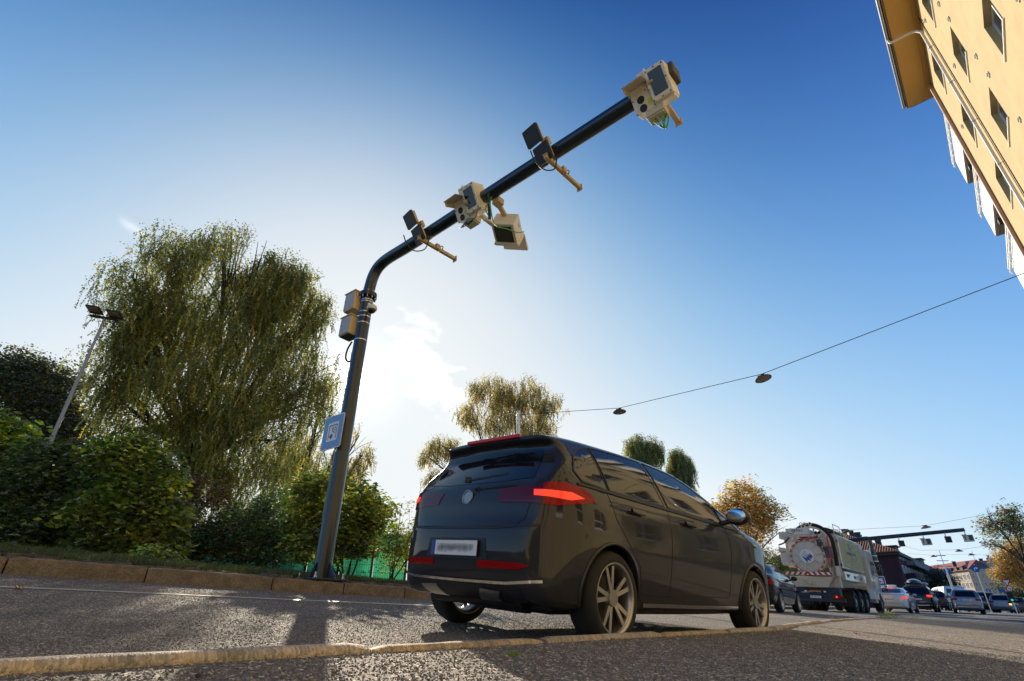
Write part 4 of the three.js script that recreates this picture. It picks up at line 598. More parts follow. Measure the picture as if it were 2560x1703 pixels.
weeping('weeping_birch', 'tall weeping birch with drooping branches, the largest tree, left of the mast', 'tree', null, baseAt(445, 1400, 18), blobsAt([[430, 640, 80, 80], [560, 640, 95, 70], [650, 650, 60, 45], [745, 700, 55, 45, 1], [795, 770, 40, 50, 1], [330, 690, 40, 42, -1], [318, 830, 44, 75, -1], [300, 960, 40, 60, -1], [350, 1090, 70, 60, -0.5], [450, 1160, 80, 60], [790, 1000, 40, 80, 1], [600, 1260, 70, 40, 0.5], [690, 720, 95, 90, 1], [335, 740, 60, 95, -1], [415, 800, 130, 120], [580, 800, 140, 130, 0.5], [730, 830, 80, 110, 1], [335, 900, 80, 110, -1], [470, 950, 130, 110, -0.5], [630, 960, 140, 120], [765, 970, 60, 120, 1], [310, 1010, 60, 70, -1], [400, 1060, 80, 70, -0.5], [560, 1080, 120, 90], [690, 1100, 100, 100, 0.5], [650, 1190, 100, 70], [760, 1180, 60, 80, 0.5], [540, 1180, 60, 60]], 18), { seed: 11, rad: 0.34, fork: 0.62, count: 13000, shift: 74, gap: 1.7, cut: 0.455, len: 0.85, step: 0.05, leaf: 0.062, cols: G.birch, twigs: 9, sprays: 1, bunch: 0.26 });
weeping('weeping_birch', 'smaller golden-green birch just behind the mast, beside the largest tree', 'tree', null, baseAt(700, 1400, 40), blobsAt([[818, 950, 28, 36], [795, 1040, 42, 60], [770, 1120, 60, 60], [720, 1150, 60, 60], [897, 1090, 24, 34], [904, 1140, 24, 40], [872, 1190, 40, 45], [820, 1200, 60, 50], [840, 1120, 30, 40]], 40), { seed: 23, rad: 0.3, multi: true, count: 2100, gap: 0.5, cut: 0.43, len: 0.8, step: 0.07, leaf: 0.105, cols: G.birchY, twigs: 8, sprays: 1 });
weeping('birch_tree', 'airy yellowing birch rising behind the roof of the black car', 'tree', null, baseAt(1290, 1500, 60), blobsAt([[1225, 985, 62, 42], [1300, 985, 70, 42], [1370, 1025, 50, 40], [1180, 1035, 40, 36], [1110, 1115, 46, 26], [1068, 1140, 26, 32], [1250, 1050, 80, 42], [1340, 1075, 60, 36], [1085, 1200, 28, 34], [1150, 1150, 34, 24]], 60), { seed: 31, rad: 0.42, fork: 0.45, count: 3200, gap: 0.6, cut: 0.42, len: 0.9, step: 0.1, leaf: 0.15, cols: G.birchY, twigs: 16, sprays: 1, bunch: 0.55 });
weeping('birch_tree', 'small birch crown above the windscreen pillar of the black car, left of two', 'tree', 'pair of distant birches', baseAt(1610, 1520, 58), blobsAt([[1590, 1115, 32, 28], [1630, 1125, 30, 30], [1605, 1145, 40, 24], [1655, 1150, 16, 22]], 58), { seed: 41, rad: 0.28, fork: 0.6, count: 1100, gap: 0.4, cut: 0.42, len: 1.3, step: 0.1, leaf: 0.13, cols: G.birch });
weeping('birch_tree', 'narrow drooping birch right of the other distant birch, over the car bonnet', 'tree', 'pair of distant birches', baseAt(1700, 1520, 58), blobsAt([[1690, 1145, 24, 22], [1715, 1165, 20, 28], [1690, 1185, 28, 30], [1712, 1200, 18, 24]], 58), { seed: 43, rad: 0.26, fork: 0.6, count: 1100, gap: 0.4, cut: 0.38, len: 1.6, step: 0.1, leaf: 0.13, cols: G.birch });
broadleaf('oak_tree', 'dark dense broadleaf tree at the left edge behind the lamp post', 'tree', null, baseAt(60, 1400, 24), blobsAt([[40, 940, 85, 60], [120, 975, 55, 70], [20, 1030, 90, 70], [150, 1050, 50, 60], [205, 1075, 25, 28], [90, 1100, 100, 50]], 24), { seed: 51, rad: 0.3, count: 2600, spray: 0.42, leaf: 0.13, leaves: 16, gap: 0.7, cut: 0.34, cols: G.oak });
broadleaf('golden_maple', 'rounded golden autumn maple behind the bonnet of the black car', 'tree', null, baseAt(1880, 1520, 38), blobsAt([[1860, 1245, 55, 40], [1815, 1290, 45, 45], [1915, 1290, 50, 50], [1870, 1310, 70, 50], [1950, 1330, 28, 35], [1820, 1360, 50, 40], [1900, 1380, 60, 40]], 38), { seed: 61, rad: 0.24, fork: 0.5, count: 2300, spray: 0.34, leaf: 0.15, leaves: 12, gap: 0.6, cut: 0.36, cols: [...G.gold, ...G.gold, [0.1, 0.13, 0.02]] });
broadleaf('hedge_shrub', 'low yellow-green shrub below the golden maple beside the truck', 'shrub', null, baseAt(1950, 1520, 34), blobsAt([[1930, 1410, 55, 40], [1880, 1430, 50, 40], [1975, 1430, 30, 45], [1900, 1480, 80, 40]], 34), { seed: 63, rad: 0.05, multi: true, stem: 'stem', count: 900, spray: 0.34, leaf: 0.14, leaves: 14, gap: 0.6, cut: 0.3, cols: G.yellowg });
// shrubs along the park edge, near the kerb
broadleaf('lime_shrub', 'bright lime-green shrub at the left edge above the dark hedge', 'shrub', null, baseAt(-20, 1420, 10.5), blobsAt([[5, 1075, 60, 50], [40, 1130, 55, 50], [-40, 1150, 80, 80], [20, 1200, 70, 60]], 10.5), { seed: 71, rad: 0.05, multi: true, stem: 'stem', count: 620, spray: 0.2, leaf: 0.105, leaves: 15, gap: 2.0, cut: 0.4, cols: G.lime });
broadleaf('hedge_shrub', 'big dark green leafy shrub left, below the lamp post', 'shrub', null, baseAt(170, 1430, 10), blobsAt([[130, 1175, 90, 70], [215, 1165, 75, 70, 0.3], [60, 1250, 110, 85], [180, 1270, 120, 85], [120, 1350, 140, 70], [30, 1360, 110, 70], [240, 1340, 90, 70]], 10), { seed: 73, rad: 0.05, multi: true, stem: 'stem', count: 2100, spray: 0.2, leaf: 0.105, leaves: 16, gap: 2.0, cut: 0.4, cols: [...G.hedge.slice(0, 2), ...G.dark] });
broadleaf('hedge_shrub', 'sunlit green shrub with large leaves under the big weeping birch', 'shrub', null, baseAt(320, 1430, 9.6), blobsAt([[310, 1150, 75, 60], [375, 1205, 60, 75], [280, 1240, 90, 75], [390, 1290, 60, 65], [300, 1330, 100, 65], [400, 1360, 60, 40]], 9.6), { seed: 75, rad: 0.05, multi: true, stem: 'stem', count: 1700, spray: 0.2, leaf: 0.105, leaves: 16, gap: 2.0, cut: 0.42, cols: G.hedge });
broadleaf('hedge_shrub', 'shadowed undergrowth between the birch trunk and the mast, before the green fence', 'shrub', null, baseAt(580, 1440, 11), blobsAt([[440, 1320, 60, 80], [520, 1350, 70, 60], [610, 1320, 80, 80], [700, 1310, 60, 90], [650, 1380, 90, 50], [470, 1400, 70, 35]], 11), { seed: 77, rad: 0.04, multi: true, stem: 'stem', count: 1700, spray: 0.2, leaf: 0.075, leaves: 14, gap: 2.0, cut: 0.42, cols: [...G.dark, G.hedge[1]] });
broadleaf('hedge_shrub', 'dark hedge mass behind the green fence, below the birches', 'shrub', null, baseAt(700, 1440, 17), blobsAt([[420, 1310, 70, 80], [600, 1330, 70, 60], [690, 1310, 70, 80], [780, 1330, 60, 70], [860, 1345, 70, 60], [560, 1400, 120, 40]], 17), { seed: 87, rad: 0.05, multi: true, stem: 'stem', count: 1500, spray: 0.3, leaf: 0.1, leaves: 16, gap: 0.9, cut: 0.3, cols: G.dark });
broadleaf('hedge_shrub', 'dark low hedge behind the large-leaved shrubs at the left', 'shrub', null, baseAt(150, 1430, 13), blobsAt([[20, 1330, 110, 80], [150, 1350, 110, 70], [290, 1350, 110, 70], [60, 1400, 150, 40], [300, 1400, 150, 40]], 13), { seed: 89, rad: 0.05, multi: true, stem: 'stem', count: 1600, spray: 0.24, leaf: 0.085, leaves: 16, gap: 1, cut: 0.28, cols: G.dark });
broadleaf('russet_shrub', 'patch of orange autumn leaves low behind the birch trunk', 'shrub', null, baseAt(510, 1430, 14), blobsAt([[490, 1200, 35, 35], [530, 1230, 30, 40], [470, 1280, 30, 50]], 14), { seed: 79, rad: 0.04, multi: true, stem: 'stem', count: 260, spray: 0.2, leaf: 0.1, leaves: 12, gap: 1.2, cut: 0.36, cols: [[0.4, 0.17, 0.015], [0.3, 0.16, 0.02], [0.16, 0.12, 0.02]] });
broadleaf('green_shrub', 'round green shrub just right of the mast foot, before the green screen', 'shrub', null, baseAt(860, 1445, 10.4), blobsAt([[795, 1225, 55, 40], [860, 1245, 75, 55], [925, 1290, 45, 55], [770, 1300, 60, 60], [870, 1330, 75, 60], [790, 1370, 75, 50], [905, 1360, 50, 45]], 10.4), { seed: 81, rad: 0.04, multi: true, stem: 'stem', count: 1500, spray: 0.17, leaf: 0.085, leaves: 14, gap: 2.0, cut: 0.42, cols: [...G.yellowg, G.hedge[0], G.hedge[1]] });
broadleaf('green_shrub', 'loose yellow-green shrub between the green screen and the tail of the car', 'shrub', null, baseAt(975, 1460, 9.6), blobsAt([[1000, 1300, 50, 45], [1060, 1280, 40, 40], [980, 1360, 40, 40], [1040, 1360, 60, 50], [975, 1410, 25, 30]], 9.6), { seed: 83, rad: 0.03, multi: true, stem: 'stem', count: 620, spray: 0.17, leaf: 0.06, leaves: 12, gap: 1.4, cut: 0.42, cols: G.yellowg });
broadleaf('green_shrub', 'low sprig of pale leaves at the kerb under the large-leaved shrub', 'shrub', null, baseAt(385, 1430, 8.2), blobsAt([[370, 1385, 32, 26], [420, 1400, 26, 24]], 8.2), { seed: 85, rad: 0.02, multi: true, stem: 'stem', count: 110, spray: 0.12, leaf: 0.055, leaves: 12, gap: 1.6, cut: 0.3, cols: G.lime });
// far right trees
broadleaf('maple_tree', 'open-crowned maple with reddish tips at the right edge', 'tree', null, baseAt(2620, 1540, 52), blobsAt([[2470, 1290, 30, 24], [2520, 1275, 35, 25], [2500, 1320, 45, 30], [2550, 1310, 40, 40], [2480, 1360, 20, 10], [2590, 1290, 50, 50]], 52), { seed: 91, rad: 0.3, fork: 0.6, count: 900, spray: 0.5, leaf: 0.2, leaves: 12, gap: 0.5, cut: 0.46, twigs: 12, cols: [...G.birch, [0.22, 0.06, 0.03], [0.07, 0.08, 0.02]] });
broadleaf('golden_maple', 'yellow autumn maple at the right edge under the open-crowned tree', 'tree', null, baseAt(2590, 1540, 60), blobsAt([[2535, 1362, 30, 22], [2520, 1400, 34, 30], [2560, 1390, 36, 40], [2508, 1440, 26, 22], [2550, 1440, 40, 30]], 60), { seed: 93, rad: 0.25, fork: 0.5, count: 1500, spray: 0.5, leaf: 0.2, leaves: 14, gap: 0.5, cut: 0.32, cols: [...G.gold, [0.14, 0.14, 0.02]] });
broadleaf('hedge_shrub', 'dark bushes in shade below the yellow maple at the right edge', 'shrub', null, baseAt(2545, 1540, 64), blobsAt([[2525, 1470, 34, 20], [2560, 1480, 30, 30], [2545, 1500, 30, 22]], 64), { seed: 95, rad: 0.1, multi: true, stem: 'stem', count: 420, spray: 0.5, leaf: 0.2, leaves: 14, gap: 0.5, cut: 0.3, cols: G.dark });
broadleaf('street_tree', 'grey-green tree between the dark red building and the pale building', 'tree', null, baseAt(2350, 1540, 120), blobsAt([[2345, 1440, 26, 20], [2365, 1455, 24, 22], [2340, 1475, 30, 25], [2370, 1490, 25, 25]], 120), { seed: 97, rad: 0.3, count: 700, spray: 0.9, leaf: 0.34, leaves: 16, gap: 0.3, cut: 0.28, cols: [[0.07, 0.1, 0.03], [0.09, 0.11, 0.03]] });
broadleaf('golden_maple', 'small golden treetop showing just above the truck', 'tree', null, baseAt(2085, 1530, 62), blobsAt([[2078, 1333, 14, 10], [2090, 1345, 18, 12], [2070, 1360, 20, 16]], 62), { seed: 99, rad: 0.2, fork: 0.7, count: 300, spray: 0.4, leaf: 0.17, leaves: 12, gap: 0.5, cut: 0.38, cols: G.gold });
{ // verge grass: blades nobody could count
  const r = rng(7), l = []; for (let i = 0; i < 9; i++) { const a = r() * 6.28, d = V3(Math.cos(a) * 0.35, 1, Math.sin(a) * 0.35).normalize(), n = V3(-Math.sin(a), 0.1, Math.cos(a)); l.push({ p: V3((r() - 0.5) * 0.08, -0.01, (r() - 0.5) * 0.08), d, n: n.addScaledVector(d, -n.dot(d)).normalize(), l: 0.075 * (0.6 + 0.8 * r()), w: 0.008 }); }
  const ms = []; for (let i = 0; i < 26000; i++) { const z = 4 - 16 * r(), x = kerbFar(z) - 0.42 - 4.5 * Math.pow(r(), 1.6), s = 0.6 + 0.8 * r(); ms.push(new THREE.Matrix4().compose(V3(x, H(x, z) + 0.105, z), new THREE.Quaternion().setFromAxisAngle(UP, r() * 6.28), V3(s, s, s))); }
  const gr = scatter(scene, 'grass', leafGeo(l), ms, [[0.06, 0.12, 0.015], [0.05, 0.09, 0.012], [0.1, 0.13, 0.02]], r); tag(gr, 'short green grass of the verge behind the far kerb', 'grass');
  // fallen leaves on the verge
  const lf = leafGeo([{ p: V3(), d: V3(1, 0, 0), n: V3(0, 1, 0), l: 0.07, w: 0.05 }]); const m2 = []; for (let i = 0; i < 420; i++) { const z = 2 - 12 * r(), x = kerbFar(z) - 0.4 - 2.5 * r(); m2.push(new THREE.Matrix4().compose(V3(x, H(x, z) + 0.165, z), new THREE.Quaternion().setFromEuler(new THREE.Euler((r() - 0.5), r() * 6.28, (r() - 0.5))), V3(1, 1, 1))); }
  const fl = scatter(scene, 'leaf_litter', lf, m2, [[0.4, 0.22, 0.05], [0.3, 0.16, 0.04], [0.45, 0.34, 0.12]], r); tag(fl, 'scattered fallen leaves on the verge behind the far kerb', 'leaf litter');
}
{ // green-screened mesh fence
  const p0 = at(440, 1440, 13), p1 = at(1010, 1462, 12.2), g = thing('mesh_fence', 'wire mesh fence hung with translucent green screening behind the shrubs', 'fence', V3(p0.x, H(p0.x, p0.z) + 0.12, p0.z));
  const d = V3(p1.x - p0.x, 0, p1.z - p0.z), L = d.length(), a = Math.atan2(-d.z, d.x), dy = (H(p1.x, p1.z) - H(p0.x, p0.z)) / L; g.rotation.y = a; const n = 7, w = L / n;
  const screen = new THREE.MeshPhysicalMaterial({ color: lin(0.05, 0.42, 0.2), roughness: 0.8, transmission: 0.5, thickness: 0, side: THREE.DoubleSide });
  for (let i = 0; i <= n; i++) part(g, 'post', rbox(0.05, 1.25, 0.05, 0.006, i * w, 0.6 + i * w * dy, 0), M.pole);
  for (let i = 0; i < n; i++) {
    const s = new THREE.PlaneGeometry(w - 0.05, 1.06, 14, 10), q = s.attributes.position; for (let k = 0; k < q.count; k++) { const x = q.getX(k); q.setZ(k, 0.03 * (fbm(x * 2 + i * 9, q.getY(k) * 3, 4, 2) - 0.5)); q.setY(k, q.getY(k) + x * dy); } s.computeVertexNormals();
    part(g, 'screen', s.translate((i + 0.5) * w, 0.62 + (i + 0.5) * w * dy, -0.04), screen);
    const ws = []; for (let k = 0; k < 7; k++) ws.push(rod(V3(i * w, 0.1 + k * 0.17 + i * w * dy, 0.02), V3((i + 1) * w, 0.1 + k * 0.17 + (i + 1) * w * dy, 0.02), 0.004, 0.004, 4)); const nv = Math.round(w / 0.06); for (let k = 1; k < nv; k++) ws.push(rod(V3((i + k / nv) * w, 0.08 + i * w * dy, 0.024), V3((i + k / nv) * w, 1.16 + i * w * dy, 0.024), 0.003, 0.003, 4));
    const m = part(g, 'wire_mesh', ws, M.pole); m.userData.kind = 'stuff';
  }
}

// ---------------------------------------------------------------- the queue of traffic further up the street
const CAR = {
  sedan: { L: 4.85, side: [[-0.95, 0.28], [-1.02, 0.45], [-1.03, 0.62], [-0.99, 0.8], [-0.98, 0.97], [-0.9, 1.03], [-0.55, 1.08], [-0.1, 1.27], [0.25, 1.39], [0.7, 1.445], [1.2, 1.44], [1.6, 1.36], [2.05, 1.15], [2.4, 0.98], [2.9, 0.92], [3.3, 0.86], [3.65, 0.74], [3.74, 0.55], [3.72, 0.35], [3.6, 0.24], [3.2, 0.2], [1.5, 0.19], [0, 0.19], [-0.6, 0.22]], hw: 0.9, top: 1.445, belt: 0.95, roof: 0.58, ax: [0, 2.84], glass: { rear: [[-0.56, 1.1], [-0.5, 1.37], [0.5, 1.37], [0.56, 1.1]], f: [[1.02, 0.97], [0.95, 1.37], [1.35, 1.36], [1.95, 0.97]], r: [[0.02, 0.99], [0.12, 1.26], [0.4, 1.35], [0.88, 1.375], [0.95, 0.97]] }, lampY: 0.84, plateY: 0.72, bow: 0.1 },
  suv: { L: 4.7, side: [[-0.85, 0.35], [-0.92, 0.5], [-0.92, 0.75], [-0.88, 1.0], [-0.78, 1.2], [-0.6, 1.5], [-0.55, 1.62], [-0.1, 1.68], [0.6, 1.7], [1.2, 1.66], [1.55, 1.56], [2.1, 1.22], [2.4, 1.1], [2.9, 1.03], [3.3, 0.94], [3.55, 0.8], [3.6, 0.55], [3.55, 0.38], [3.4, 0.28], [2.8, 0.25], [0, 0.25], [-0.6, 0.3]], hw: 0.93, top: 1.7, belt: 1.1, roof: 0.64, ax: [0, 2.7], glass: { rear: [[-0.58, 1.14], [-0.52, 1.5], [0.52, 1.5], [0.58, 1.14]], f: [[0.98, 1.12], [0.9, 1.58], [1.3, 1.56], [1.95, 1.14]], r: [[-0.3, 1.18], [-0.35, 1.45], [0.0, 1.57], [0.82, 1.59], [0.9, 1.12]] }, lampY: 1.0, plateY: 0.78, bow: 0.1 },
  hatch: { L: 4.1, side: [[-0.68, 0.28], [-0.76, 0.45], [-0.77, 0.6], [-0.73, 0.8], [-0.7, 0.95], [-0.6, 1.12], [-0.42, 1.38], [-0.35, 1.46], [0.1, 1.5], [0.7, 1.5], [1.15, 1.46], [1.5, 1.37], [2.0, 1.1], [2.3, 0.98], [2.75, 0.9], [3.1, 0.78], [3.28, 0.62], [3.28, 0.42], [3.2, 0.28], [2.8, 0.2], [1, 0.19], [-0.2, 0.2]], hw: 0.86, top: 1.5, belt: 0.98, roof: 0.58, ax: [0, 2.5], glass: { rear: [[-0.56, 1.02], [-0.48, 1.36], [0.48, 1.36], [0.56, 1.02]], f: [[0.85, 1.0], [0.78, 1.41], [1.2, 1.37], [1.85, 1.0]], r: [[-0.2, 1.06], [-0.3, 1.25], [0.0, 1.4], [0.7, 1.42], [0.78, 1.0]] }, lampY: 0.86, plateY: 0.8, bow: 0.1 },
  van: { L: 5.0, side: [[-0.98, 0.3], [-1.0, 0.6], [-0.98, 1.1], [-0.93, 1.6], [-0.86, 1.92], [-0.7, 1.98], [0.5, 2.0], [1.8, 1.98], [2.4, 1.9], [2.8, 1.6], [3.2, 1.25], [3.5, 1.1], [3.85, 0.98], [3.95, 0.7], [3.95, 0.45], [3.8, 0.28], [3.3, 0.24], [1.5, 0.22], [-0.3, 0.22], [-0.8, 0.25]], hw: 0.98, top: 2.0, belt: 1.1, roof: 0.76, ax: [0, 2.95], glass: { rear: [[-0.7, 1.2], [-0.64, 1.75], [0.64, 1.75], [0.7, 1.2]], f: [[2.0, 1.18], [1.9, 1.78], [2.4, 1.72], [2.95, 1.2]], r: [[0.4, 1.2], [0.4, 1.76], [1.8, 1.78], [1.88, 1.2]] }, lampY: 1.15, plateY: 0.75, bow: 0.06 },
};
function makeCar(kind, pos, yaw, mat, label, cat, o = {}) {
  const c = CAR[kind], W = 0.32, car = thing(o.name ?? cat.replace(/ /g, '_'), label, cat, pos, o.group), cf = lerp(0.0855, 0.045, clamp((-pos.z - 8) / 32));
  car.rotation.set(0.012, yaw, -cf * 0.9, 'YZX');
  const s0 = Math.min(...c.side.map((p) => p[0])) - 0.02, s1 = Math.max(...c.side.map((p) => p[0])) + 0.02, hw = c.hw;
  const b = new Body({ side: c.side, section: SECT(hw, 0.17, c.top, c.belt + 0.02, hw - 0.05, c.roof), plan: [[s0, 0.2], [s0 + 0.03, hw * 0.6], [s0 + 0.14, hw * 0.82], [s0 + 0.4, hw * 0.95], [0.2, hw], [2.2, hw], [s1 - 0.8, hw * 0.95], [s1 - 0.3, hw * 0.8], [s1 - 0.08, hw * 0.5], [s1, 0.15]], k: 0.08, bow: c.bow, crown: 0.04, beltY: c.belt, s0, s1, top: c.top + 0.02, axles: c.ax, wheelR: W, archR: 0.37 });
  part(car, 'body', b.skin(o.step ?? 0.06), mat);
  for (const f of [FR.right, FR.left]) { for (const q of [c.glass.f, c.glass.r]) part(car, 'side_window', b.patch(f, q, 0.005, 2), M.glassDark); part(car, 'door_seam', [b.strip(f, [[(c.glass.r[c.glass.r.length - 1][0] + c.glass.f[0][0]) / 2, c.belt], [(c.glass.r[c.glass.r.length - 1][0] + c.glass.f[0][0]) / 2 - 0.02, 0.36]], 0.012, 0.002, 1)], M.black); part(car, 'window_trim', b.strip(f, [[c.glass.r[0][0] - 0.1, c.belt], [c.glass.f[c.glass.f.length - 1][0], c.belt]], 0.02, 0.005, 2), o.chrome === false ? M.black : M.chrome); }
  part(car, 'rear_window', b.patch(FR.rear, c.glass.rear, 0.005, 2), M.glassDark);
  part(car, 'windscreen', b.patch({ o: V3(), u: V3(1, 0, 0), v: V3(0, 0, -1), w: V3(0, 1, 0) }, [[-0.55, c.ax[1] * 0.55], [-0.66, c.ax[1] * 0.78], [0.66, c.ax[1] * 0.78], [0.55, c.ax[1] * 0.55]], 0.005, 2), M.glassDark);
  for (const sg of [1, -1]) {
    const lm = o.lit ? M.lampRedOn : M.lampRed;
    part(car, 'tail_lamp', b.patch(cornerFrame(sg, 0.6), kind === 'van' ? [[0.16, c.lampY - 0.3], [0.16, c.lampY + 0.1], [0.3, c.lampY + 0.1], [0.3, c.lampY - 0.3]] : [[-0.02, c.lampY - 0.06], [0.0, c.lampY + 0.07], [0.26, c.lampY + 0.07], [0.4, c.lampY], [0.26, c.lampY - 0.08]], 0.01, 2), lm);
    if (o.turn === sg) part(car, 'turn_lamp', b.patch(cornerFrame(sg, 0.6), [[0.02, c.lampY - 0.22], [0.02, c.lampY - 0.1], [0.2, c.lampY - 0.1], [0.2, c.lampY - 0.22]], 0.012, 2), M.lampAmberOn);
    const mp = b.hit(V3(0, c.belt + 0.06, -c.ax[1] * 0.7), V3(sg, 0, 0)) ?? V3(sg * hw, c.belt, -2); const sh = new THREE.SphereGeometry(0.5, 12, 8); sh.scale(0.22, 0.15, 0.14); part(car, 'door_mirror', [sh.translate(mp.x + sg * 0.14, c.belt + 0.1, -c.ax[1] * 0.7), rod(V3(mp.x, c.belt + 0.05, -c.ax[1] * 0.7), V3(mp.x + sg * 0.1, c.belt + 0.07, -c.ax[1] * 0.7), 0.02)], mat);
    part(car, 'headlamp', b.patch({ o: V3(), u: V3(-0.75 * sg, 0, -0.66), v: V3(0, 1, 0), w: V3(0.66 * sg, 0, -0.75) }, [[s1 * 0.58, 0.62], [s1 * 0.58, 0.74], [s1 * 0.66, 0.74], [s1 * 0.66, 0.64]], 0.006, 2), M.glassDark);
  }
  if (o.brake) part(car, 'high_brake_lamp', b.patch(FR.rear, [[-0.18, c.glass.rear[1][1] - o.brake], [-0.18, c.glass.rear[1][1] - o.brake + 0.04], [0.18, c.glass.rear[1][1] - o.brake + 0.04], [0.18, c.glass.rear[1][1] - o.brake]], 0.012, 2), M.lampRedOn);
  part(car, 'bumper_trim', b.strip(FR.rear, [[-hw * 0.8, 0.42], [0, 0.4], [hw * 0.8, 0.42]], 0.05, 0.006, 2), o.bumper ?? M.black);
  part(car, 'boot_seam', b.strip(FR.rear, [[-hw * 0.72, c.lampY - 0.14], [0, c.lampY - 0.16], [hw * 0.72, c.lampY - 0.14]], 0.014, 0.003, 2), M.black);
  numberPlate(car, b, c.plateY, '');
  part(car, 'underbody', rbox(1.2, 0.14, c.ax[1] + 1.2, 0.04, 0, 0.27, -c.ax[1] / 2), M.black);
  for (const a of c.ax) for (const sg of [1, -1]) { part(car, 'wheel_housing', new THREE.CylinderGeometry(0.374, 0.374, 0.36, 20, 1, false, -0.1, Math.PI + 0.2).rotateZ(Math.PI / 2).translate(sg * (hw - 0.4), W, -a), M.black); wheelParts(W, 0.215, 0.2, o.spokes ?? 7, car, V3(sg * (hw - 0.125), W, -a), sg, false).rotation.x = a + pos.z; }
  return { car, b };
}
// rear axle centre set on the road below a place in the view
function onRoad(px, py, d) { const p = at(px, py, d); p.y = H(p.x, p.z); return p; }
makeCar('sedan', V3(-6.48, H(-6.48, -19.0), -19.0), 0.10, paint(0.012, 0.013, 0.016), 'black saloon car right behind the bonnet of the passing car, in front of the truck', 'car', { name: 'black_saloon', step: 0.045, spokes: 9 });
const taxi = makeCar('sedan', onRoad(2241, 1533, 32.5), 0.0, metallic(0.55, 0.56, 0.58), 'silver-white taxi saloon with a roof sign and lit brake lamps, right of the truck', 'taxi', { name: 'taxi', step: 0.05, lit: true, brake: 0.02, bumper: M.white });
part(taxi.car, 'roof_sign', [rbox(0.5, 0.13, 0.16, 0.05, 0, 1.53, -0.95), box(0.62, 0.02, 0.14, 0, 1.46, -0.95)], std(0.8, 0.8, 0.78, 0.4));
const suv = makeCar('suv', onRoad(2308, 1536, 37), 0.02, paint(0.014, 0.014, 0.016), 'black sport utility car with a roof box, between the taxi and a small dark car', 'car', { name: 'black_suv', lit: true, bumper: M.white });
{ const g = thing('roof_box', 'long dark roof box carried on the black sport utility car', 'roof box', suv.car.position.clone()); g.rotation.copy(suv.car.rotation); part(g, 'lid', new THREE.SphereGeometry(0.5, 28, 14, 0, 6.284, 0, 1.57).scale(0.92, 0.6, 2.2).translate(-0.1, 1.86, -0.9), paint(0.02, 0.03, 0.05)); part(g, 'tray', rbox(0.9, 0.12, 2.15, 0.06, -0.1, 1.81, -0.9), M.black); part(g, 'crossbar', [0.0, -1.0].map((z) => rbox(1.2, 0.04, 0.06, 0.01, 0, 1.74, -0.4 + z)), M.galv); const s = thing('ski_bag', 'pale bundle strapped beside the roof box', 'luggage', suv.car.position.clone()); s.rotation.copy(suv.car.rotation); part(s, 'bundle', rbox(0.3, 0.16, 1.8, 0.07, 0.52, 1.84, -0.9), M.grey); }
makeCar('hatch', onRoad(2350, 1538, 43), 0.03, paint(0.012, 0.016, 0.024), 'small dark blue car half hidden between the black utility car and the white van', 'car', { name: 'dark_hatchback' });
makeCar('van', onRoad(2398, 1539, 46), 0.36, metallic(0.62, 0.65, 0.7), 'tall silver-white van turned to the left, behind the grey hatchback', 'van', { name: 'passenger_van', bumper: M.black });
makeCar('hatch', onRoad(2428, 1540, 35), 0.08, metallic(0.2, 0.23, 0.28), 'blue-grey hatchback with lit red tail lamps, in front of the white van', 'car', { name: 'grey_hatchback', bumper: M.chrome });
makeCar('suv', onRoad(2474, 1539, 47), 0.02, paint(0.02, 0.02, 0.024), 'dark car with a glowing round lamp, right of the grey hatchback', 'car', { name: 'dark_suv', lit: true, turn: 1 });
makeCar('hatch', onRoad(2516, 1540, 46), -0.05, metallic(0.24, 0.26, 0.29), 'silver car blinking amber on the right, last car before the traffic light post', 'car', { name: 'silver_hatchback', turn: 1 });
makeCar('hatch', onRoad(2556, 1540, 52), -0.3, metallic(0.05, 0.055, 0.06), 'dark car cut off by the right edge of the frame', 'car', { name: 'dark_hatchback' });

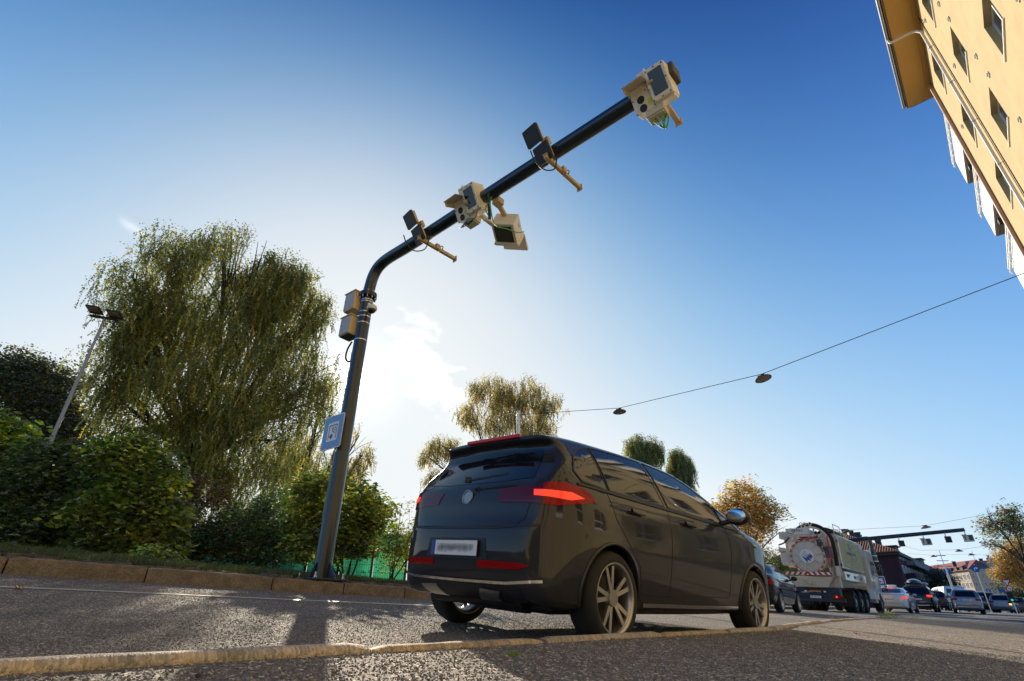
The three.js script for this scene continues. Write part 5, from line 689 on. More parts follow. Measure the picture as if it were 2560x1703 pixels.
// ---------------------------------------------------------------- the suction truck
{
  const t = thing('suction_truck', 'cream suction tanker truck with a round striped rear door, waiting in the far lane', 'truck', onRoad(2046, 1530, 24.8)), cf = 0.055; t.rotation.set(0.012, 0.0, -cf, 'YZX');
  const W = 0.5, cream = paint(0.56, 0.49, 0.37), creamFlat = std(0.52, 0.46, 0.35, 0.5), whiteT = std(0.58, 0.54, 0.47, 0.45);
  const wheelT = (x, z, w) => { const g = new THREE.Group(); g.name = 'wheel'; t.add(g); g.position.set(x, W, z); const tx = (q) => q.rotateZ(Math.PI / 2); part(g, 'tyre', tx(new THREE.LatheGeometry([[0.27, -w / 2], [0.44, -w / 2], [0.49, -w / 2 + 0.04], [0.5, 0], [0.49, w / 2 - 0.04], [0.44, w / 2], [0.27, w / 2]].map((p) => new THREE.Vector2(p[0], p[1])), 36)), M.rubber); part(g, 'rim', [tx(cyl(0.28, 0.28, w * 0.8, 28)), tx(new THREE.TorusGeometry(0.23, 0.035, 8, 28).rotateX(Math.PI / 2)).translate(w / 2 - 0.06, 0, 0), tx(cyl(0.11, 0.13, 0.1, 16)).translate(w / 2 - 0.04, 0, 0), ...range(0, 9, 9).map((i) => tx(cyl(0.018, 0.018, 0.05, 6)).translate(w / 2 - 0.07, Math.cos(i * 0.628) * 0.17, Math.sin(i * 0.628) * 0.17))], M.hub); };
  for (const z of [-2.3, -3.7, -5.05]) for (const s of [1, -1]) { wheelT(s * 0.98, z, 0.52); part(t, 'mudguard', new THREE.CylinderGeometry(0.6, 0.6, 0.58, 20, 1, true, -0.3, 3.74).rotateZ(Math.PI / 2).translate(s * 0.98, W + 0.02, z), M.black); }
  for (const s of [1, -1]) { wheelT(s * 1.05, -9.3, 0.34); part(t, 'mud_flap', box(0.6, 0.5, 0.02, s * 0.92, 0.52, -1.55), M.black); }
  part(t, 'chassis', [box(0.1, 0.3, 9.2, 0.42, 0.95, -5), box(0.1, 0.3, 9.2, -0.42, 0.95, -5), box(1.9, 0.35, 0.8, 0, 0.85, -0.7), cyl(0.1, 0.1, 1.9, 12).rotateZ(1.5708).translate(0, 0.5, -2.3), cyl(0.1, 0.1, 1.9, 12).rotateZ(1.5708).translate(0, 0.5, -3.7), rbox(0.6, 0.5, 1.2, 0.05, 0.9, 0.75, -6.7)], M.dk);
  part(t, 'rear_bumper', [rbox(2.5, 0.16, 0.12, 0.02, 0, 0.5, -0.06), box(2.1, 0.42, 0.1, 0, 0.8, -0.2)], std(0.015, 0.02, 0.035, 0.5));
  const np = part(t, 'number_plate', new THREE.BoxGeometry(0.52, 0.11, 0.012), [M.black, M.black, M.black, M.black, plateMat('SR 38212'), M.black]); np.position.set(0.0, 0.62, 0.02);
  for (const s of [1, -1]) { part(t, 'tail_lamp', rbox(0.42, 0.13, 0.06, 0.012, s * 0.98, 0.64, 0.02), M.lampRed); part(t, 'brake_lamp', cyl(0.045, 0.045, 0.02, 16).rotateX(1.5708).translate(s * 0.92, 0.65, 0.055), M.lampRedOn); part(t, 'amber_reflector', box(0.24, 0.1, 0.02, s * 0.13, 0.85, -0.135), M.amber); part(t, 'work_lamp', [rbox(0.11, 0.08, 0.06, 0.02, s * 0.42, 0.86, -0.12)], M.white); }
  // tipping tray and striped bar
  const tray = new THREE.Shape([[-0.95, 0.45], [0.95, 0.45], [0.7, 0], [-0.7, 0]].map((p) => new THREE.Vector2(...p))); part(t, 'hopper', new THREE.ExtrudeGeometry(tray, { depth: 0.5, bevelEnabled: true, bevelSize: 0.015, bevelThickness: 0.015, bevelSegments: 1 }).translate(-0.05, 1.06, -0.45), creamFlat);
  part(t, 'coupling', [cyl(0.1, 0.1, 0.16, 16).rotateX(1.5708).translate(-0.1, 1.28, 0.1), rbox(0.16, 0.14, 0.12, 0.02, 0.05, 1.22, 0.08), cyl(0.04, 0.04, 0.3, 10).rotateZ(0.6).translate(-0.18, 1.26, 0.14)], M.creamDk);
  part(t, 'striped_bar', new THREE.BoxGeometry(2.15, 0.14, 0.05).translate(-0.12, 1.64, 0.14), [M.white, M.white, M.white, M.white, std(1, 1, 1, 0.5, 0, { map: canvasTex(512, 32, (c, w, h) => { c.fillStyle = '#dcd8d2'; c.fillRect(0, 0, w, h); c.fillStyle = '#b3141c'; for (let x = -20; x < w; x += 58) { const l = x < w / 2 ? 1 : -1; c.beginPath(); c.moveTo(x, h); c.lineTo(x + 28, h); c.lineTo(x + 28 + 24 * l, 0); c.lineTo(x + 24 * l, 0); c.fill(); } }) }), M.white]);
  // tank with ribbed end door
  const D = V3(0, 2.42, 0.1), R = 0.8;
  part(t, 'tank', cyl(R + 0.02, R + 0.02, 5.2, 48).rotateX(1.5708).translate(0, D.y, -2.75), creamFlat);
  const door = new THREE.Group(); door.name = 'tank_door'; t.add(door); door.position.copy(D);
  part(door, 'door_disc', [new THREE.LatheGeometry([[0.001, 0.06], [0.3, 0.05], [0.68, 0.0], [0.7, -0.04], [R, -0.05], [R + 0.01, -0.3]].map((p) => new THREE.Vector2(p[0], p[1])), 48).rotateX(1.5708)], whiteT);
  part(door, 'rim_ring', new THREE.TorusGeometry(R - 0.045, 0.05, 10, 56).translate(0, 0, -0.02), whiteT);
  for (let i = 0; i < 9; i++) { const a = i / 9 * 6.283 + 0.2; part(door, 'rib', bar(V3(Math.cos(a) * 0.25, Math.sin(a) * 0.25, 0.07), V3(Math.cos(a) * 0.71, Math.sin(a) * 0.71, 0.03), 0.045, 0.07, V3(0, 0, 1)), whiteT); }
  for (let i = 0; i < 18; i++) { const a = i / 18 * 6.283; part(door, 'red_marking', box(0.15, 0.06, 0.012).rotateZ(a + 1.5708).translate(Math.cos(a) * (R - 0.045), Math.sin(a) * (R - 0.045), 0.032), M.signRed); }
  const logo = std(1, 1, 1, 0.5, 0, { map: canvasTex(256, 256, (c, w, h) => { c.fillStyle = '#d9d8d6'; c.fillRect(0, 0, w, h); c.save(); c.translate(128, 128); c.rotate(-0.75); c.translate(-128, -128); c.fillStyle = '#8b8f9b'; c.font = 'bold 22px sans-serif'; for (let i = 0; i < 3; i++) c.fillRect(58, 58 + i * 24, 130 - i * 16, 9); c.restore(); c.save(); c.translate(140, 160); c.rotate(-0.42); c.strokeStyle = '#12357f'; c.lineWidth = 24; c.lineJoin = 'miter'; c.beginPath(); c.moveTo(-56, 44); c.lineTo(-56, -34); c.lineTo(-6, 40); c.lineTo(-6, -38); c.moveTo(30, -44); c.lineTo(30, 44); c.moveTo(-20, 2); c.lineTo(76, 2); c.moveTo(62, -34); c.lineTo(62, 36); c.stroke(); c.restore(); }) });
  const oct = new THREE.CircleGeometry(0.34, 9); part(door, 'logo_plate', oct.rotateZ(0.2).translate(0, 0, 0.107), logo); part(door, 'centre_plate', cyl(0.34, 0.34, 0.06, 9).rotateX(1.5708).rotateZ(0.2).translate(0, 0, 0.075), whiteT);
  // boom with its name board, hose reel arch
  const kr = std(1, 1, 1, 0.5, 0, { map: canvasTex(512, 160, (c, w, h) => { c.fillStyle = '#d8d4cc'; c.fillRect(0, 0, w, h); c.fillStyle = '#15171a'; c.font = 'bold 84px sans-serif'; c.fillText('KROLL', 130, 78); c.strokeStyle = '#15171a'; c.lineWidth = 15; c.beginPath(); c.arc(110, 34, 96, 0.35, 2.75); c.stroke(); }) });
  part(t, 'name_board', new THREE.BoxGeometry(1.05, 0.3, 0.3).translate(-0.28, 3.58, -0.05), [whiteT, whiteT, whiteT, whiteT, kr, whiteT]);
  part(t, 'boom', [rbox(0.34, 0.32, 4.6, 0.03, -0.1, 3.62, -2.4), rbox(0.5, 0.34, 0.5, 0.03, -0.95, 3.42, -0.2), rbox(1.5, 0.07, 0.1, 0.02, -0.2, 3.36, 0.06), cyl(0.05, 0.05, 1.2, 12).rotateZ(1.5708).translate(0.2, 3.22, 0.1)], whiteT);
  part(t, 'red_hose', tube([V3(-0.3, 3.18, 0.16), V3(0, 3.24, 0.18), V3(0.4, 3.25, 0.18), V3(0.62, 3.28, 0.15)], 0.03, 16), M.signRed);
  for (const [x, z] of [[-0.05, 0.05], [0.12, 0.05], [0.36, 0.05]]) part(t, 'lifting_eye', [new THREE.TorusGeometry(0.07, 0.018, 8, 16).translate(x, 3.93, z), rod(V3(x, 3.74, z), V3(x, 3.88, z), 0.025)], whiteT);
  const ax = 0.22, ay = 3.02, arc = []; for (let i = 0; i <= 18; i++) { const a = 2.5 - i / 18 * 2.55; arc.push(V3(ax + Math.cos(a) * 0.92, ay + Math.sin(a) * 0.92, -0.35)); } arc.push(V3(1.16, 2.6, -0.3), V3(1.14, 2.1, -0.28), V3(1.12, 1.75, -0.25)); part(t, 'suction_hose', tube(arc, 0.09, 70, 12), M.rubber);
  part(t, 'hose_sleeve', rod(V3(1.12, 2.0, -0.26), V3(1.12, 1.55, -0.24), 0.105, 0.105, 16), whiteT);
  part(t, 'hose_ring', [new THREE.TorusGeometry(0.8, 0.05, 8, 40).translate(ax, ay, -0.3), ...[0.2, 0.75, 1.3, 1.85].map((a) => bar(V3(ax, ay, -0.28), V3(ax + Math.cos(a) * 0.8, ay + Math.sin(a) * 0.8, -0.28), 0.07, 0.05, V3(0, 0, 1)))], whiteT);
  part(t, 'hydraulic_lines', [tube([V3(0.5, 3.3, 0.12), V3(0.62, 3.0, 0.2), V3(0.7, 2.8, 0.16), V3(0.95, 2.7, 0.1)], 0.02, 20), tube([V3(0.55, 3.35, 0.1), V3(0.75, 3.1, 0.18), V3(0.8, 2.9, 0.14)], 0.018, 20), tube([V3(-0.7, 3.3, 0.1), V3(-0.95, 3.05, 0.18), V3(-1.25, 2.95, 0.12)], 0.035, 20)], M.cableB);
  part(t, 'valve_box', [rbox(0.32, 0.5, 0.2, 0.02, 0.92, 2.62, 0.0), rbox(0.2, 0.2, 0.16, 0.02, 0.62, 2.98, 0.05)], std(0.05, 0.06, 0.08, 0.5));
  part(t, 'red_cylinder', [cyl(0.035, 0.035, 1.1, 10, 1.02, 2.8, 0.08), cyl(0.02, 0.02, 0.5, 8, 0.9, 2.15, 0.12)], M.signRed);
  part(t, 'left_frame', [rbox(0.14, 1.1, 0.16, 0.02, -0.86, 2.75, 0.02), rbox(0.75, 0.14, 0.16, 0.02, -0.6, 3.15, 0.02), rbox(0.4, 0.5, 0.4, 0.03, -1.05, 2.35, -0.1), rbox(0.36, 0.22, 0.4, 0.08, -1.15, 2.72, -0.05), rbox(0.5, 0.12, 0.3, 0.02, -0.95, 2.05, 0.0)], whiteT);
  // superstructure
  part(t, 'superstructure', [rbox(0.75, 1.55, 5.0, 0.04, 0.86, 2.72, -3.45), rbox(0.75, 1.55, 5.0, 0.04, -0.86, 2.72, -3.45), rbox(2.3, 0.1, 5.0, 0.03, 0, 3.5, -3.45)], cream);
  const ad = std(1, 1, 1, 0.55, 0, { map: canvasTex(512, 256, (c, w, h) => { c.fillStyle = '#ad9440'; c.fillRect(0, 0, w, h); const r = rng(3); for (let i = 0; i < 420; i++) { c.strokeStyle = ['#c9b03a', '#8a8468', '#a79a6c', '#d4c37e', '#6f7586'][Math.floor(r() * 5)]; c.globalAlpha = 0.55; c.lineWidth = 2 + r() * 5; c.beginPath(); const x = r() * w, y = r() * h; c.moveTo(x, y); c.bezierCurveTo(x + (r() - 0.5) * 90, y + (r() - 0.5) * 60, x + (r() - 0.5) * 90, y + (r() - 0.5) * 60, x + (r() - 0.5) * 120, y + (r() - 0.5) * 80); c.stroke(); } c.globalAlpha = 1; c.fillStyle = '#463226'; for (let i = 0; i < 7; i++) c.fillRect(170 + i * 4, 30 + i * 9, 90 - (i % 3) * 14, 4); c.fillStyle = '#2c3448'; c.fillRect(120, 108, 150, 26); c.fillRect(300, 100, 60, 22); c.fillStyle = '#a5401c'; for (let i = 0; i < 3; i++) c.fillRect(210, 150 + i * 16, 64 - i * 8, 7); }) });
  part(t, 'advert_panel', new THREE.BoxGeometry(0.03, 1.35, 4.5).translate(1.255, 2.7, -3.5), [ad, M.cream, M.cream, M.cream, M.cream, M.cream]);
  for (const y of [3.2, 2.1]) part(t, 'blue_hinge', rbox(0.08, 0.14, 0.1, 0.02, 1.2, y, -0.95), M.signBlue);
  part(t, 'side_locker', [rbox(0.5, 0.42, 4.9, 0.03, 1.0, 1.62, -3.45)], cream); for (let i = 0; i < 6; i++) part(t, 'locker_latch', box(0.02, 0.12, 0.06, 1.258, 1.62, -1.5 - i * 0.75 + (i % 2) * 0.5), M.dk);
  part(t, 'locker_stripe', box(0.02, 0.07, 0.7, 1.255, 1.68, -1.7), M.dk);
  part(t, 'rear_pillar', [rbox(0.3, 0.9, 0.3, 0.03, 0.98, 1.5, -0.5), bar(V3(0.82, 2.0, -0.1), V3(0.92, 1.5, -0.1), 0.12, 0.08), rbox(0.3, 1.0, 0.25, 0.03, 1.0, 2.0, -0.9)], creamFlat);
  part(t, 'railing', [rod(V3(1.15, 3.55, -1.0), V3(1.15, 4.0, -1.0), 0.02), rod(V3(1.15, 3.55, -2.4), V3(1.15, 4.0, -2.4), 0.02), rod(V3(1.15, 4.0, -1.0), V3(1.15, 4.0, -2.4), 0.02), rod(V3(1.15, 3.78, -1.0), V3(1.15, 3.78, -2.4), 0.016)], M.galv);
  part(t, 'roof_gear', [rbox(1.0, 0.22, 1.6, 0.06, 0.55, 3.68, -2.6), tube([V3(0.3, 3.7, -1.6), V3(0.7, 3.82, -1.2), V3(1.0, 3.72, -1.6), V3(0.9, 3.7, -2.6)], 0.07, 24)], M.black);
  part(t, 'side_tank', [rbox(0.4, 0.55, 1.3, 0.05, 1.02, 0.95, -6.9)], creamFlat);
  part(t, 'step', [rbox(0.3, 0.5, 0.5, 0.03, 1.05, 0.75, -8.2), rbox(0.5, 0.2, 0.6, 0.03, 0.95, 1.2, -6.4)], M.creamDk);
  // cab
  const cabS = new THREE.Shape([[7.5, 0.7], [7.5, 2.9], [7.7, 3.25], [8.9, 3.3], [9.5, 2.95], [10.0, 1.9], [10.05, 0.8], [9.75, 0.75], [9.6, 1.05], [9.0, 1.05], [8.8, 0.7]].map((p) => new THREE.Vector2(...p)));
  part(t, 'cab', new THREE.ExtrudeGeometry(cabS, { depth: 2.3, bevelEnabled: true, bevelSize: 0.05, bevelThickness: 0.08, bevelSegments: 3 }).rotateY(Math.PI / 2).translate(-1.15, 0, 0).scale(1, 1, 1), cream);
  for (const s of [1, -1]) { const wS = new THREE.Shape([[8.35, 1.95], [8.35, 2.7], [9.3, 2.7], [9.7, 1.95]].map((p) => new THREE.Vector2(...p))); part(t, 'cab_window', new THREE.ExtrudeGeometry(wS, { depth: 0.02, bevelEnabled: false }).rotateY(Math.PI / 2).translate(s * 1.235 - 0.01, 0, 0), M.glassDark); part(t, 'cab_door_seam', [box(0.012, 1.9, 0.015, s * 1.233, 1.9, -8.2), box(0.012, 0.8, 0.015, s * 1.233, 1.5, -9.72)], M.black); part(t, 'wing_mirror', [rbox(0.08, 0.55, 0.24, 0.03, s * 1.48, 2.35, -9.75), rod(V3(s * 1.2, 2.6, -9.75), V3(s * 1.45, 2.6, -9.75), 0.02)], M.black); part(t, 'cab_mudguard', new THREE.CylinderGeometry(0.6, 0.6, 0.36, 20, 1, true, -0.2, 3.5).rotateZ(Math.PI / 2).translate(s * 1.05, W + 0.02, -9.3), M.black); }
  part(t, 'roof_spoiler', rbox(1.9, 0.5, 1.0, 0.16, 0, 3.45, -8.2), whiteT);
}

// ---------------------------------------------------------------- lamps, wires, signs, far gantry, far buildings
{ // twin-headed lamp post at the left
  const b = at(60, 1252, 13.5); const top = V3(b.x, at(262, 790, 13.5).y, b.z); b.y = H(b.x, b.z) + 0.1;
  const p2 = at(262, 795, 13.5), g = thing('lamp_post', 'slim grey lamp post with two flat lamp heads at the far left', 'street lamp', V3(p2.x, b.y, p2.z)), h = p2.y - b.y;
  part(g, 'pole', [cyl(0.05, 0.058, h * 0.45, 18, 0, h * 0.225, 0), cyl(0.038, 0.042, h * 0.3, 18, 0, h * 0.6, 0), cyl(0.028, 0.032, h * 0.25, 18, 0, h * 0.875, 0), cyl(0.056, 0.05, 0.06, 18, 0, h * 0.45, 0), cyl(0.042, 0.038, 0.06, 18, 0, h * 0.75, 0)], std(0.3, 0.3, 0.31, 0.5, 0.6));
  const yawA = 1.1; const arm = new THREE.Group(); arm.name = 'crossarm'; g.add(arm); arm.position.set(0, h, 0); arm.rotation.y = yawA;
  part(arm, 'bar', [rbox(0.62, 0.06, 0.07, 0.02, -0.02, 0, 0), rod(V3(-0.22, 0, 0), V3(-0.22, 0.12, 0), 0.016), rod(V3(0.22, 0, 0), V3(0.22, 0.08, 0), 0.016)], M.black);
  for (const [x, y] of [[-0.24, 0.12], [0.22, 0.08]]) { const hd = new THREE.Group(); hd.name = 'lamp_head'; arm.add(hd); hd.position.set(x, y, 0.12); part(hd, 'shell', rbox(0.3, 0.05, 0.42, 0.02), M.black); part(hd, 'lens', rbox(0.25, 0.012, 0.24, 0.005, 0, -0.028, 0.07), std(0.3, 0.22, 0.16, 0.3)); }
}
function spanLamp(pos, label, group, tilt = 0, s = 1) {
  const g = thing('span_lamp', label, 'street lamp', pos, group); g.rotation.z = tilt; g.scale.setScalar(s);
  part(g, 'shade', new THREE.LatheGeometry([[0.001, 0.0], [0.07, -0.005], [0.14, -0.03], [0.27, -0.09], [0.3, -0.115], [0.3, -0.135], [0.28, -0.13]].map((p) => new THREE.Vector2(p[0], p[1])), 36), M.dk);
  part(g, 'glass', new THREE.LatheGeometry([[0.001, -0.15], [0.2, -0.14], [0.285, -0.128]].map((p) => new THREE.Vector2(p[0], p[1])), 32), std(0.2, 0.16, 0.13, 0.25));
  part(g, 'clamp', [rbox(0.22, 0.04, 0.05, 0.01, 0, 0.03, 0), cyl(0.02, 0.02, 0.06, 8, 0, 0.0, 0), rbox(0.06, 0.06, 0.06, 0.01, -0.12, 0.03, 0)], M.dk);
}
{ // near span wire from a post in the park to the block on the right
  const A = at(1296, 1037, 20), L1 = at(1548, 1024, 17.3), L2 = at(1905, 940, 13.6), B = atX(2556, 687, 3.72);
  B.copy(at(2600, 668, 10.4));
  const up = (p, d = 0.05) => p.clone().add(V3(0, d, 0));
  solo('span_wire', [rod(A, up(L1), 0.009, 0.009, 6), rod(up(L1), up(L2), 0.009, 0.009, 6), rod(up(L2), B, 0.009, 0.009, 6)], M.dk, 'long span wire crossing the sky from the post behind the car to the ochre block', 'wire');
  spanLamp(L1, 'round span lamp hung above the car roof, left of two on the near wire', 'lamps on the near span wire', 0.06, 0.72);
  spanLamp(L2, 'round span lamp hung in the open sky, right and larger one on the near wire', 'lamps on the near span wire', 0.2, 0.7);
  const pb = baseAt(1300, 1500, 20); const g = thing('wire_post', 'grey post behind the car roof holding the span wire', 'post', V3(A.x, pb.y, A.z)); part(g, 'pole', rod(V3(0, 0, 0), V3(0, A.y - pb.y + 0.1, 0), 0.085, 0.06, 14), M.galv); part(g, 'collar', [cyl(0.075, 0.075, 0.08, 14, 0, A.y - pb.y, 0), new THREE.SphereGeometry(0.07, 12, 8).translate(0, A.y - pb.y + 0.12, 0)], M.galv);
}
function farWire(list, r, label) { solo('span_wire', list.slice(1).map((p, i) => rod(list[i], p, r, r, 5)), M.dk, label, 'wire'); }
{
  const w1 = [at(1985, 1320, 42), at(2117, 1325, 42), at(2313, 1315, 42), at(2490, 1282, 42)]; farWire(w1, 0.01, 'thin span wire high above the truck, with two lamps'); spanLamp(w1[1], 'small distant span lamp above the truck, left on its wire', 'distant span lamps', 0.05, 1.2); spanLamp(w1[2], 'small distant span lamp above the far gantry arm, right on its wire', 'distant span lamps', 0.1, 1.2);
  const w2 = [at(2250, 1362, 70), at(2300, 1376, 70), at(2397, 1375, 70), at(2520, 1358, 70)]; farWire(w2, 0.014, 'thin far span wire just under the gantry cameras'); spanLamp(w2[2], 'tiny far span lamp just below the gantry cameras', 'distant span lamps', 0, 1.5);
  const w3 = [at(2270, 1384, 90), at(2334, 1389, 90), at(2428, 1385, 90), at(2540, 1397, 90)]; farWire(w3, 0.014, 'lowest far span wire above the pale building'); spanLamp(w3[1], 'tiny far span lamp over the gap beside the dark red building', 'distant span lamps', 0, 1.6); spanLamp(w3[2], 'tiny far span lamp over the pale building roof', 'distant span lamps', 0, 1.6);
}
{ // far toll gantry
  const d = 42, top = at(2173, 1347, d), base = onRoad(2228, 1530, d); base.x = top.x; base.z = top.z; base.y = H(base.x, base.z);
  const g = thing('far_gantry', 'distant dark gantry mast with a long arm over the street, behind the truck', 'mast', base), Y = top.y - base.y, k = (px) => { const v = at(px, 1340, 1); return top.z / v.z * v.x - base.x; };
  const xl = k(2112), xr = k(2418);
  part(g, 'post', rod(V3(0, 0, 0), V3(0, Y, 0), 0.2, 0.15, 20), M.pole); part(g, 'arm', rod(V3(xl, Y - 0.05, 0), V3(xr, Y + 0.16, 0), 0.16, 0.13, 20), M.pole);
  part(g, 'pale_strip', rbox(0.12, 2.6, 0.1, 0.02, -0.2, Y - 2.1, 0.12), M.galv); part(g, 'control_box', rbox(0.55, 0.7, 0.4, 0.03, -0.5, Y - 1.5, 0.1), M.cream); for (const y of [1.3, 1.7, 2.1]) part(g, 'strap', new THREE.CylinderGeometry(0.2, 0.2, 0.05, 16, 1, true).translate(0, Y - y, 0), M.steel);
  const items = [[2245, 0], [2308, 1], [2364, 0], [2415, 1]], names = ['leftmost small dark sensor under the far gantry arm', 'left pale camera housing under the far gantry arm', 'small dark sensor between the two cameras of the far gantry', 'pale camera housing at the right end of the far gantry arm'];
  items.forEach(([px, c], i) => { const x = k(px); const s = thing(c ? 'camera_housing' : 'road_sensor', names[i], c ? 'traffic camera' : 'sensor', V3(base.x + x, base.y + Y - 0.05 + 0.21 * (x - xl) / (xr - xl), base.z), c ? 'cameras on the far gantry' : 'sensors on the far gantry'); part(s, 'hanger', [rbox(0.07, 0.5, 0.07, 0.01, 0, -0.2, 0.05), rbox(0.06, 0.06, 0.6, 0.01, 0, -0.35, 0.1)], M.galv); if (c) { part(s, 'case', rbox(0.62, 0.44, 0.4, 0.04, 0.1, -0.62, 0.2), M.cream); part(s, 'dark_window', rbox(0.24, 0.36, 0.02, 0.01, 0.26, -0.6, 0.41), M.glassDark); part(s, 'lens', [0, 1].map((j) => cyl(0.05, 0.05, 0.02, 12).rotateX(1.5708).translate(-0.06, -0.55 - j * 0.14, 0.41)), M.black); part(s, 'visor', box(0.32, 0.02, 0.3, -0.08, -0.4, 0.5), M.creamDk); } else part(s, 'sensor_head', rbox(0.4, 0.44, 0.1, 0.03, 0.06, -0.58, 0.25).rotateY(0.2), M.panel); });
  // traffic light on its flank and toll sign beside it
}
function roundSign(pos, r, label, draw, name = 'round_sign', tri = false, yaw = 0.05) {
  const g = thing(name, label, 'sign', pos); g.rotation.y = yaw;
  const mat = std(1, 1, 1, 0.45, 0, { map: canvasTex(256, 256, draw) }); let face, back;
  if (tri) { const s = new THREE.Shape([[-r, r * 0.58], [r, r * 0.58], [0, -r * 1.16]].map((p) => new THREE.Vector2(...p))); face = new THREE.ShapeGeometry(s); const p = face.attributes.position, u = face.attributes.uv; for (let i = 0; i < p.count; i++) u.setXY(i, p.getX(i) / (2 * r) + 0.5, p.getY(i) / (2 * r) + 0.71); back = new THREE.ExtrudeGeometry(s, { depth: 0.03, bevelEnabled: false }); }
  else { face = new THREE.CircleGeometry(r, 32); back = cyl(r, r, 0.03, 32).rotateX(1.5708).translate(0, 0, 0.015); }
  part(g, 'sign_face', face.translate(0, 0, 0.035), mat); part(g, 'back', back, M.galv); return g;
}
const circ = (c, f, s) => { c.fillStyle = f; c.fillRect(0, 0, 256, 256); if (s) { c.strokeStyle = s; c.lineWidth = 34; c.beginPath(); c.arc(128, 128, 111, 0, 7); c.stroke(); } };
const giveWay = (c) => { c.fillStyle = '#e6e2de'; c.fillRect(0, 0, 256, 256); c.strokeStyle = '#b3202c'; c.lineWidth = 46; c.lineJoin = 'miter'; c.beginPath(); c.moveTo(6, 6); c.lineTo(250, 6); c.lineTo(128, 220); c.closePath(); c.stroke(); };
const noTurn = (c) => { circ(c, '#e2dedb', '#b3202c'); c.strokeStyle = '#222'; c.lineWidth = 20; c.beginPath(); c.moveTo(150, 190); c.lineTo(150, 110); c.lineTo(90, 110); c.stroke(); c.strokeStyle = '#b3202c'; c.lineWidth = 18; c.beginPath(); c.moveTo(60, 60); c.lineTo(196, 196); c.stroke(); };
const arrowUp = (c) => { circ(c, '#1d4fa0'); c.strokeStyle = '#e8ecf2'; c.fillStyle = '#e8ecf2'; c.lineWidth = 26; c.beginPath(); c.moveTo(128, 210); c.lineTo(128, 100); c.stroke(); c.beginPath(); c.moveTo(128, 36); c.lineTo(82, 112); c.lineTo(174, 112); c.fill(); };
const arrowTurn = (c) => { circ(c, '#1d4fa0'); c.strokeStyle = '#e8ecf2'; c.fillStyle = '#e8ecf2'; c.lineWidth = 26; c.beginPath(); c.moveTo(92, 200); c.lineTo(92, 110); c.lineTo(150, 110); c.stroke(); c.beginPath(); c.moveTo(214, 110); c.lineTo(146, 62); c.lineTo(146, 158); c.fill(); };
function signPost(px, pyTop, d, label, mat = M.galv, r = 0.04, pyB = 1536, name = 'sign_post') { const t = at(px, pyTop, d), yb = H(t.x, t.z); const g = thing(name, label, 'post', V3(t.x, yb, t.z)); part(g, 'pole', rod(V3(0, 0, 0), V3(0, t.y - yb, 0), r, r, 12), mat); part(g, 'foot', cyl(r * 1.8, r * 2, 0.12, 12, 0, 0.06, 0), mat); return g; }
{ // square blue toll sign right of the truck
  const d = 34, c = at(2201, 1453, d); const g = thing('toll_sign', 'small blue and white square toll sign on a thin post right of the truck cab', 'sign', c);
  part(g, 'sign_face', new THREE.BoxGeometry(0.56, 0.56, 0.02).translate(0, 0, 0.02), [M.galv, M.galv, M.galv, M.galv, std(1, 1, 1, 0.45, 0, { map: canvasTex(256, 256, (k) => { k.fillStyle = '#e4e8ee'; k.fillRect(0, 0, 256, 256); k.fillStyle = '#1d4fa0'; k.fillRect(12, 12, 232, 232); k.fillStyle = '#e8e8e6'; k.fillRect(54, 54, 148, 148); k.strokeStyle = '#3b4658'; k.lineWidth = 10; k.strokeRect(72, 72, 112, 112); k.fillStyle = '#2c3a52'; k.save(); k.translate(120, 140); k.rotate(0.5); k.fillRect(-34, -18, 68, 34); k.restore(); }) }), M.galv]);
  const yb = H(c.x, c.z) - c.y; part(g, 'post', rod(V3(0, yb, 0), V3(0, -0.28, 0), 0.032, 0.032, 10), M.white);
}
